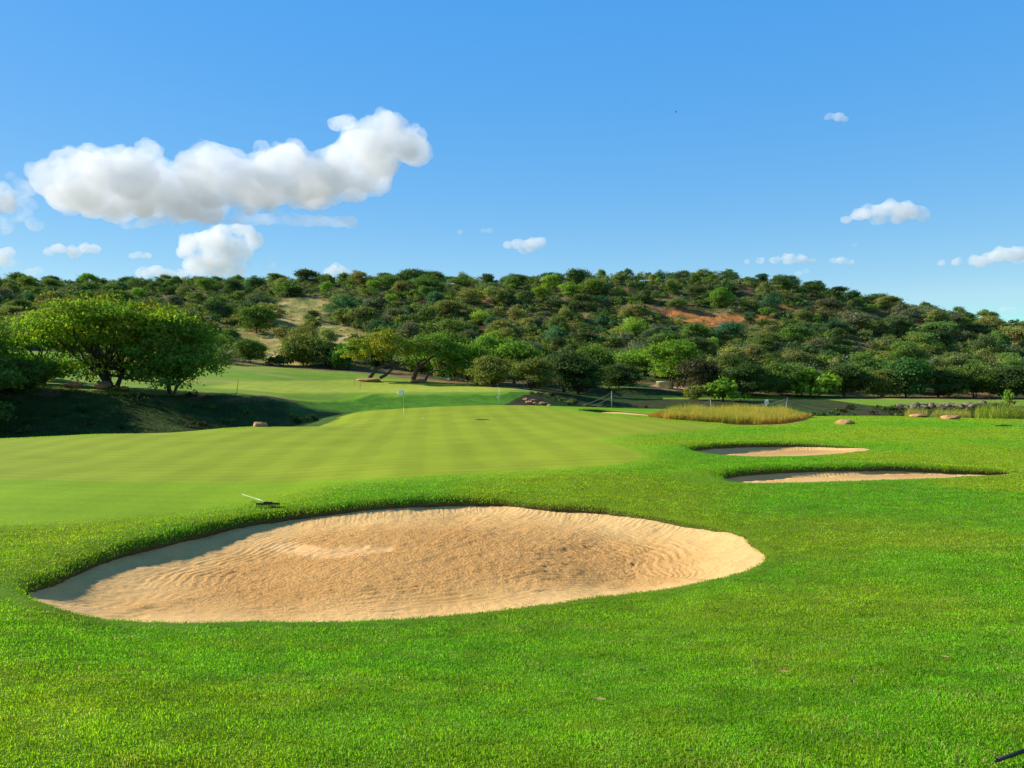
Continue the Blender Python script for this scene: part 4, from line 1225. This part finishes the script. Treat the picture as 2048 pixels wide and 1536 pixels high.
# ------------------------------------------------------------------ flags
def rod(a_, b_, r, seg=8):
    return tubes_mesh("rod", [([a_, Vector(a_).lerp(Vector(b_), .5), b_], [r, r, r * .85])], seg)
def flag_cloth(pts_front, thick=.012, nx=14, ny=8, fn=None):
    V, Q = [], []
    for s_ in (-1, 1):
        for i in range(nx + 1):
            for j in range(ny + 1):
                x, y, z = fn(i / nx, j / ny); V.append((x, y + s_ * thick / 2, z))
    n = (nx + 1) * (ny + 1)
    for i in range(nx):
        for j in range(ny):
            a_ = i * (ny + 1) + j; q = (a_, a_ + 1, a_ + ny + 2, a_ + ny + 1)
            Q.append(q); Q.append(tuple(x + n for x in q[::-1]))
    for i in range(nx):
        for j in (0, ny):
            a_ = i * (ny + 1) + j; b_ = a_ + ny + 1; Q.append((a_, b_, b_ + n, a_ + n))
    for j in range(ny):
        for i in (0, nx):
            a_ = i * (ny + 1) + j; Q.append((a_, a_ + 1, a_ + 1 + n, a_ + n))
    return mesh_np("flag", np.array(V), np.array(Q), smooth=True)
def golf_flag(px, D, H, label, fw, fh, side=-1, hang=False, lower=True, tilt=0.0):
    r = empty("golf_flag", at(px, D)); r.rotation_euler = (0, tilt, 0)
    up = H * .35 if lower else 0
    link("pole", rod((0, 0, up), (0, 0, H), .016 if D < 80 else .022), M_YPOLE if lower else M_STEEL if hang else M_POLE, r)
    if lower: link("lower_pole", rod((0, 0, -.1), (0, 0, up), .017), M_POLE, r)
    link("cap", rod((0, 0, H), (0, 0, H + .03), .024), M_WHITE, r)
    if hang:
        fn = lambda s, t: ((s - .5) * fw * (.25 + .75 * math.sin(math.pi * min(1, t * .9 + .12)) ) , .04 * math.sin(s * 12) + .03, H - .02 - fh * t)
    else:
        def fn(s, t):
            hgt_ = fh * (1 - .72 * s)
            return (side * fw * s, .05 * math.sin(s * 7 + t) * s ** .5, H - .03 - s * fh * .50 - hgt_ * t * (1 - .15 * s) )
    link("cloth", flag_cloth(None, fn=fn), M_WHITE, r)
    tag(r, label, "flag", "flagsticks on the course")
    return r
golf_flag(807.5, 59, 2.15, "white flag on a yellow and white pole near the edge of the striped green", .50, .50, tilt=-.01)
golf_flag(898, 124, 1.35, "small distant white flag on the second green", .42, .36, lower=False)
golf_flag(1531, 70, 1.25, "white furled flag hanging on a grey pole behind the golden tall grass", .36, .50, hang=True, lower=False, tilt=.11)
def ball(px, D, label):
    bm = bmesh.new(); bmesh.ops.create_icosphere(bm, subdivisions=3, radius=.045)
    me = bpy.data.meshes.new("golf_ball"); bm.to_mesh(me); bm.free()
    p = at(px, D); o = link("golf_ball", me, M_WHITE, loc=p + Vector((0, 0, .035))); tag(o, label, "golf ball"); return o
q = hit(846, 837); ball(846, q[1], "small white golf ball on the striped green near the flag")
q = hit(1641, 817, 80, 120) if False else at(1641, 71); 

# dark flat disc on the green
q = hit(965, 839)
me = lathe([(.001, -.01), (.50, -.01), (.50, .002), (.46, .006), (.001, .006)], 36)
o = link("dark_disc", me, M_BLACK, loc=(q[0], q[1], q[2] + .012)); o.scale = (1, 1, 1)
tag(o, "thin dark flat disc lying on the striped green", "lid")

# ------------------------------------------------------------------ rakes
def rake(hx, hy, tip, label, headlen=.62, headang=.12, s=1.0):
    """head centre at hx,hy (frame px), handle end at tip px"""
    h = hit(hx, hy, 10, 66); t_ = hit(tip[0], tip[1], 10, 66)
    L = math.hypot(t_[0] - h[0], t_[1] - h[1])
    _, rl1 = bunker_sdf_all(np.array([h[0], t_[0]]), np.array([h[1], t_[1]]))
    h[2] -= rl1[0]; t_[2] -= rl1[1]
    r = empty("bunker_rake", (h[0], h[1], h[2] + .03))
    ca, sa = math.cos(headang), math.sin(headang)
    hb = bmesh.new()
    def bx(bm, c, sz, rot=0):
        M = Matrix.Translation(c) @ Matrix.Rotation(rot, 4, 'Z') @ Matrix.Diagonal((*sz, 1)); bmesh.ops.create_cube(bm, size=1, matrix=M)
    bx(hb, (0, 0, .055), (headlen, .05, .035), headang)
    bx(hb, (0, .0, .082), (headlen * .4, .035, .03), headang)
    bmesh.ops.bevel(hb, geom=hb.edges[:], offset=.006, segments=2, affect='EDGES')
    me = bpy.data.meshes.new("head"); hb.to_mesh(me); hb.free(); link("head", me, M_BLACK, r)
    tb = bmesh.new()
    for k in range(15):
        x = (k / 14 - .5) * headlen * .96
        M = Matrix.Translation((x * ca, x * sa, .005)) @ Matrix.Rotation(.12, 4, 'X')
        bmesh.ops.create_cone(tb, cap_ends=True, segments=6, radius1=.004, radius2=.011, depth=.09, matrix=M)
    me = bpy.data.meshes.new("teeth"); tb.to_mesh(me); tb.free(); link("teeth", me, M_BLACK, r)
    e = Vector((t_[0] - h[0], t_[1] - h[1], t_[2] - h[2] + .12))
    link("handle", rod(Vector((0, 0, .08)), e, .011 * s), M_HANDLE, r)
    link("socket", rod(Vector((0, 0, .07)), Vector((0, 0, .08)).lerp(e, .08), .024), M_BLACK, r)
    tag(r, label, "rake", "bunker rakes")
rake(536, 1027, (484, 1001), "black-headed bunker rake with pale handle lying above the big bunker", .50, .10)
rake(2008, 854, (2046, 851), "small dark rake lying in the turf beyond the narrow bunkers", .9, .05)

# ------------------------------------------------------------------ stakes, posts and ropes
def stake(px, D, H, lean, mat, label, name="stake", r=.02, grp="stakes round the second green"):
    o = link(name, rod((0, 0, -.1), (lean * H, 0, H), r), mat, loc=at(px, D)); tag(o, label, "stake", grp); return o
stake(473, 80.5, 1.45, .13, M_BLACK, "leaning black stake on the bank before the second green", r=.025)
stake(710, 118, 1.3, -.05, M_BLACK, "thin black stake at the back of the second green")
stake(720, 104, 1.1, .06, M_BLACK, "thin black stake in the middle of the second green")
st_ = empty("marker_post", at(998, 89))
link("post", rod((0, 0, -.1), (.02, 0, 1.75), .022), M_POLE, st_)
link("brace", rod((-.22, 0, 0.75), (.18, 0, -.02), .02), M_POLE, st_)
tag(st_, "pale wooden post with a slanting brace where the second green ends", "post")
def rope(a_, b_, label, sag=.03, r=.018):
    rg = random.Random(1)
    pts_ = [Vector(a_).lerp(Vector(b_), t) - Vector((0, 0, sag * (Vector(b_) - Vector(a_)).length * math.sin(math.pi * t))) for t in [i / 10 for i in range(11)]]
    o = link("rope", tubes_mesh("rope", [(pts_, [r] * 11)], 6), M_ROPE); tag(o, label, "rope", "guy ropes of the ravine posts"); return o
def P3(px, py, D): return Vector(((px - 1024) / F * D, D, CAMZ + (HY - py) / F * D))
def post(px, D, topy, label, lean=0.0):
    b_ = at(px, D); H_ = P3(px, topy, D).z - b_.z
    r = empty("rope_post", b_)
    link("shaft", rod((0, 0, -.15), (lean, 0, H_), .05), M_STEEL, r)
    link("cap", rod((lean, 0, H_), (lean, 0, H_ + .06), .07), M_STEEL, r)
    tag(r, label, "post", "rope posts along the ravine")
    return b_
for (px_, D_, ty, lab, lean) in ((1223.5, 73, 783.5, "grey post with ropes to both sides above the dark ravine", 0), (1421.5, 74, 799, "short grey post rising from the golden tall grass", 0),
                               (1568, 74, 797, "grey leaning post beside the white furled flag", .35)):
    post(px_, D_, ty, lab, lean)
rope(P3(1223, 785, 73), P3(1166, 811, 75), "longer upper rope from the ravine post down towards the green")
rope(P3(1223, 794, 73), P3(1186, 811, 75), "shorter lower rope from the ravine post towards the green")
rope(P3(1224, 785, 73), P3(1272, 812, 75), "upper rope from the ravine post down towards the golden grass")
rope(P3(1224, 795, 73), P3(1252, 813, 75), "lower rope from the ravine post down towards the golden grass")
rope(P3(1421, 800, 74), P3(1398, 813, 75), "short rope running down from the post in the golden grass")
rope(P3(1573, 798, 74), P3(1500, 812, 78), "upper rope passing behind the white furled flag")
rope(P3(1573, 804, 74), P3(1545, 814, 76), "lower rope beside the white furled flag")
rope(P3(1573, 798, 74), P3(1735, 812, 84), "long upper rope from the leaning post to the far fairway")
rope(P3(1573, 805, 74), P3(1760, 826, 84), "long lower rope from the leaning post along the ravine")

# ------------------------------------------------------------------ small things in the near grass, rod, birds
p0 = hit(1994, 1534); p1 = np.array(hit(2075, 1497)) ; 
a_ = Vector(p0) + Vector((0, 0, .03)); b_ = Vector(p1) + Vector((.25, -.02, .11))
rr_ = empty("black_rod", a_)
link("shaft", tubes_mesh("shaft", [([Vector((0, 0, 0)), (b_ - a_) * .5, b_ - a_], [.008, .0095, .011])], 10), M_BLACK, rr_)
link("tip", tubes_mesh("tip", [([(b_ - a_) * -.02, Vector((0, 0, 0))], [.006, .0095])], 10), M_BLACK, rr_)
tag(rr_, "black rod lying in the grass at the corner nearest the camera", "rod")
def dry_leaf(px, py, L, ang, label):
    q = hit(px, py); n = 9
    V, Fq = [], []
    for i in range(n):
        L_ = L; t = i / (n - 1); w = math.sin(math.pi * min(1, t * .95 + .03)) * L * .16
        z = .004 + .25 * L * (t - .5) ** 2 + .01
        for s_ in (-1, 0, 1): V.append((t * L - L / 2, s_ * w, z + abs(s_) * w * .5))
    for i in range(n - 1):
        for s_ in (0, 1): Fq.append((i * 3 + s_, (i + 1) * 3 + s_, (i + 1) * 3 + s_ + 1, i * 3 + s_ + 1))
    o = link("fallen_leaf", mesh_np("fallen_leaf", np.array(V), np.array(Fq), smooth=True), M_STRAW, loc=(q[0], q[1], q[2] + .016), rot=(.2, -.1, ang))
    tag(o, label, "leaf", "dry fallen leaves on the turf")
dry_leaf(1200, 1408, .085, -.5, "narrow brown leaf in the grass below the bunker's middle")
dry_leaf(1803, 1268, .06, .3, "pale curled leaf in the turf below the narrow bunkers")
dry_leaf(1704, 1374, .07, 1.2, "brown upright leaf beside a pale patch in the near turf")
dry_leaf(1891, 1322, .06, -.8, "small orange leaf farthest from the big bunker")
dry_leaf(1567, 1352, .09, -.3, "long pale stalk lying before a dark tuft in the near turf")
def bird(px, py, D, s_, roll, label):
    V = [(0, -.18, 0), (0, .16, .01), (-.03, 0, .03), (.03, 0, .03), (0, 0, -.03), (-.22, .04, .10), (.22, .04, .10), (-.46, -.06, .04), (.46, -.06, .04), (-.2, -.10, .07), (.2, -.10, .07), (-.07, -.30, 0), (.07, -.30, 0), (0, .24, 0)]
    T = [(0, 3, 2), (0, 2, 4), (0, 4, 3), (1, 2, 3), (1, 4, 2), (1, 3, 4), (2, 1, 5), (2, 5, 9), (5, 7, 9), (3, 6, 1), (3, 10, 6), (6, 10, 8), (0, 11, 12), (1, 13, 4), (1, 3, 13), (2, 9, 0), (3, 0, 10)]
    o = link("bird", mesh_np("bird", np.array(V, float), np.array(T)), M_BLACK, loc=P3(px, py, D), rot=(.2, roll, .9)); o.scale = (s_,) * 3
    tag(o, label, "bird", "birds in flight")
bird(1352, 224, 180, 1.0, .5, "small dark bird gliding in the open sky, the larger of two")
bird(1252, 204, 320, 1.0, .1, "tiny faint bird high in the open sky, the smaller of two")

# ------------------------------------------------------------------ clouds: closed volumes
def cloud_mat(name, dens, sc_, lo, step, aniso=.0):
    m, nt, out = nmat(name)
    v = nt.nodes.new("ShaderNodeVolumePrincipled")
    v.inputs["Color"].default_value = (.995, .995, 1.0, 1)
    v.inputs["Anisotropy"].default_value = aniso
    geo = nt.nodes.new("ShaderNodeNewGeometry")
    n1 = noise(nt, geo.outputs["Position"], sc_, 6, .62)
    nt.links.new(mth(nt, 'MULTIPLY', mapr(nt, n1, lo, lo + .16, 0.0, 1.0), dens), v.inputs["Density"])
    m.cycles.volume_step_rate = step
    nt.links.new(v.outputs[0], out.inputs["Volume"])
    return m
M_CL = cloud_mat("dense_cumulus", .011, .011, .34, .25)
M_CL2 = cloud_mat("thin_cumulus", .017, .020, .37, .35)
M_CL3 = cloud_mat("veil_cloud", .008, .012, .40, .5)
tex1 = bpy.data.textures.new("billow", 'CLOUDS'); tex1.noise_scale = 55; tex1.noise_depth = 5
tex3 = bpy.data.textures.new('billow_finest', 'CLOUDS'); tex3.noise_scale = 8; tex3.noise_depth = 2
tex2 = bpy.data.textures.new("billow_fine", 'CLOUDS'); tex2.noise_scale = 17; tex2.noise_depth = 3
def cloud(blobs, D, mat, label, vox=9.0, disp=22.0, seed=0, flat=.75, fine=8, deep=.5):
    """blobs: px, py, r(px) ; a union of many balls, billowed"""
    rg = random.Random(seed); k = D / F
    cx = sum(b[0] for b in blobs) / len(blobs); cy = sum(b[1] for b in blobs) / len(blobs)
    org = P3(cx, cy, D)
    bm = bmesh.new()
    for (x, y, r) in blobs:
        r *= 1.22 if mat is M_CL2 else 1.0
        R_ = r * k
        c = P3(x, y, D) - org + Vector((0, rg.uniform(-deep, deep) * R_, 0))
        bmesh.ops.create_icosphere(bm, subdivisions=3, radius=1, matrix=Matrix.Translation(c) @ Matrix.Diagonal((R_, R_ * 1.1, R_ * flat, 1)))
        for j in range(fine):
            a1, a2 = rg.uniform(0, 6.28), rg.uniform(-.2, 1.3)
            d = Vector((math.cos(a1) * math.cos(a2), math.sin(a1) * math.cos(a2), math.sin(a2) * flat)) * R_ * .85
            r2 = R_ * rg.uniform(.22, .42)
            bmesh.ops.create_icosphere(bm, subdivisions=2, radius=r2, matrix=Matrix.Translation(c + d))
    me = bpy.data.meshes.new("cloud"); bm.to_mesh(me); bm.free()
    o = link("cloud", me, mat, loc=org)
    rm = o.modifiers.new("remesh", 'REMESH'); rm.mode = 'VOXEL'; rm.voxel_size = vox; rm.use_smooth_shade = True
    for t_, s_ in ((tex1, disp), (tex2, disp * .55), (tex3, disp * .3)):
        dm = o.modifiers.new("billow", 'DISPLACE'); dm.texture = t_; dm.strength = s_; dm.mid_level = .45; dm.texture_coords = 'GLOBAL'
    r2 = o.modifiers.new("remesh_again", 'REMESH'); r2.mode = 'VOXEL'; r2.voxel_size = vox * .8; r2.use_smooth_shade = True
    # bake the union and drop its inner cavities, so the cloud is solid inside
    bpy.context.view_layer.update()
    ev = o.evaluated_get(bpy.context.evaluated_depsgraph_get())
    um = bpy.data.meshes.new_from_object(ev)
    bm = bmesh.new(); bm.from_mesh(um)
    seen = set(); bm.verts.ensure_lookup_table()
    for v0 in list(bm.verts):
        if v0 in seen: continue
        isl = [v0]; seen.add(v0); q_ = 0
        while q_ < len(isl):
            for e_ in isl[q_].link_edges:
                w_ = e_.other_vert(isl[q_])
                if w_ not in seen: seen.add(w_); isl.append(w_)
            q_ += 1
        fs_ = {f for v in isl for f in v.link_faces}
        vol = sum(f.calc_center_median().dot(f.normal) * f.calc_area() for f in fs_)
        if vol < 0 or len(isl) < 20:
            for v in isl: v.tag = True
    dead = [v for v in bm.verts if v.tag]
    bmesh.ops.delete(bm, geom=dead, context='VERTS')
    bm.to_mesh(um); bm.free()
    o.modifiers.clear(); o.data = um
    tag(o, label, "cloud", "cumulus clouds over the hill")
    return o
def fill_blobs(tops, bots, n, seed, rmax=42):
    rg = random.Random(seed); out = []
    tx = [p[0] for p in tops]; ty = [p[1] for p in tops]; bx_ = [p[0] for p in bots]; by_ = [p[1] for p in bots]
    xs_ = np.linspace(tx[0], tx[-1], 400)
    edge = np.vstack([np.stack([xs_, np.interp(xs_, tx, ty)], 1), np.stack([xs_, np.interp(xs_, bx_, by_)], 1)])
    while len(out) < n:
        x = rg.uniform(tx[0], tx[-1]); t = np.interp(x, tx, ty); b_ = np.interp(x, bx_, by_)
        y = t + (b_ - t) * rg.random()
        d = float(np.sqrt(((edge - (x, y)) ** 2).sum(1)).min())
        if d < 7: continue
        r = min(d + 3, rmax * rg.uniform(.5, 1))
        if len(out) < n * .25:
            if d < 24: continue
            r = d * .74
        out.append((x, y, r))
    return out
TOP = [(92,385),(125,345),(160,318),(205,294),(250,298),(290,312),(330,294),(352,332),(385,322),(415,296),(452,272),(480,318),(505,312),(540,284),(578,270),(605,292),(640,282),(662,304),(690,270),(735,250),(790,240),(825,248),(846,274)]
BOT = [(85,402),(150,428),(250,434),(400,428),(550,420),(650,402),(750,372),(846,310)]
cloud(fill_blobs([(x, y - 4) for x, y in TOP], [(x, y + 3) for x, y in BOT], 240, 1), 2600, M_CL, "great long white cumulus cloud rising to one end", vox=6, disp=34, flat=.9, fine=5, deep=2.2)
cloud([(672,246,14),(690,243,15),(706,247,11)], 2600, M_CL2, "small white puff on top of the great cumulus cloud", vox=5, disp=12, fine=5)
cloud([(x, 438 + .00012 * (x - 480) ** 2, 20) for x in range(250, 720, 28)], 2700, M_CL3, "thin grey veil hanging under the great cumulus cloud", vox=9, disp=14, flat=.6, fine=3)
cloud([(372,505,14),(392,490,22),(420,480,24),(450,472,20),(480,468,22),(500,480,18),(420,515,24),(455,500,26),(480,505,20),(440,535,24),(400,535,22),(470,538,18)], 2900, M_CL2, "puffy white cloud standing below the great cumulus", vox=6, disp=18, seed=3)
cloud([(520,515,9),(545,512,7),(505,525,14),(540,530,10)], 2900, M_CL3, "faint wisp trailing from the puffy white cloud", vox=5, disp=10, seed=4)
cloud([(0,395,18),(15,410,20),(5,375,14),(-15,400,22),(20,390,12)], 2700, M_CL2, "white puff entering beside the great cumulus cloud", vox=6, disp=14, seed=5)
cloud([(20,352,12),(45,375,22),(30,425,24),(70,450,18),(0,450,26),(60,410,20),(-20,345,14)], 2800, M_CL3, "broad faint veil of cloud around the half-seen white puff", vox=8, disp=16, seed=6)
cloud([(100,504,9),(120,498,12),(145,502,13),(170,498,12),(190,498,11),(150,510,10)], 2900, M_CL2, "low oblong white cloud above the feathery tree", vox=4.5, disp=11, seed=7, flat=.65)
cloud([(5,512,14),(15,505,11),(-10,515,15),(10,525,12)], 2900, M_CL2, "small round white cloud low beside the oblong one", vox=4.5, disp=11, seed=8)
cloud([(265,512,7),(280,510,9),(296,512,8)], 2900, M_CL2, "tiny white cloud between the oblong and puffy clouds", vox=4, disp=8, seed=9, flat=.6)
cloud([(285,546,12),(310,543,14),(335,548,12),(360,548,12)], 3000, M_CL2, "flat white cloud sitting on the treetops below the puffy cloud", vox=5, disp=10, seed=10, flat=.7)
cloud([(660,545,11),(675,538,12),(690,545,10)], 3000, M_CL2, "small white dome of cloud peeping over the skyline trees", vox=5, disp=9, seed=11)
cloud([(60,545,11),(75,540,9)], 3000, M_CL3, "faint puff of cloud low over the skyline trees", vox=5, disp=8, seed=12)
cloud([(1015,490,8),(1035,486,11),(1060,490,15),(1078,485,13),(1050,497,12)], 2900, M_CL2, "small white cloud alone above the middle of the skyline", vox=4.5, disp=11, seed=13, flat=.75)
cloud([(965,462,7),(980,462,8),(920,464,7)], 2900, M_CL3, "faint pair of specks of cloud near the lone small cloud", vox=4, disp=7, seed=14, flat=.7)
cloud([(1660,232,8),(1675,236,10),(1690,238,7)], 2600, M_CL2, "small ragged white cloud highest in the open blue sky", vox=4, disp=9, seed=15, flat=.7)
cloud([(1692,440,9),(1720,430,15),(1745,422,18),(1775,420,20),(1805,422,20),(1835,425,16),(1850,435,10),(1760,438,14),(1800,438,14)], 2700, M_CL2, "wide soft pinkish cloud in the open sky", vox=5.5, disp=13, seed=16, flat=.62)
cloud([(1495,523,6),(1520,522,8),(1550,520,10),(1580,517,13),(1605,518,11),(1625,523,7)], 2900, M_CL2, "long flat white cloud low above the skyline trees", vox=4, disp=9, seed=17, flat=.6)
cloud([(1665,522,7),(1682,522,10),(1700,525,7)], 2900, M_CL2, "short flat white cloud following the long flat one", vox=4, disp=8, seed=18, flat=.6)
cloud([(1690,491,6),(1710,490,7)], 2900, M_CL3, "faint thin streak of cloud above the two flat clouds", vox=4, disp=6, seed=19, flat=.5)
cloud([(1885,525,7),(1915,524,9),(1945,522,11),(1975,517,13),(2000,510,17),(2025,510,17),(2040,516,12),(1960,528,9)], 2900, M_CL2, "white cloud thickening towards one end, low over the hill's falling ridge", vox=4.5, disp=11, seed=20, flat=.7)
cloud([(1595,548,9),(1612,543,8),(2010,618,10),(2030,620,9)], 3000, M_CL3, "faint pinkish cloud scraps just above the ridge", vox=5, disp=7, seed=21, flat=.6)
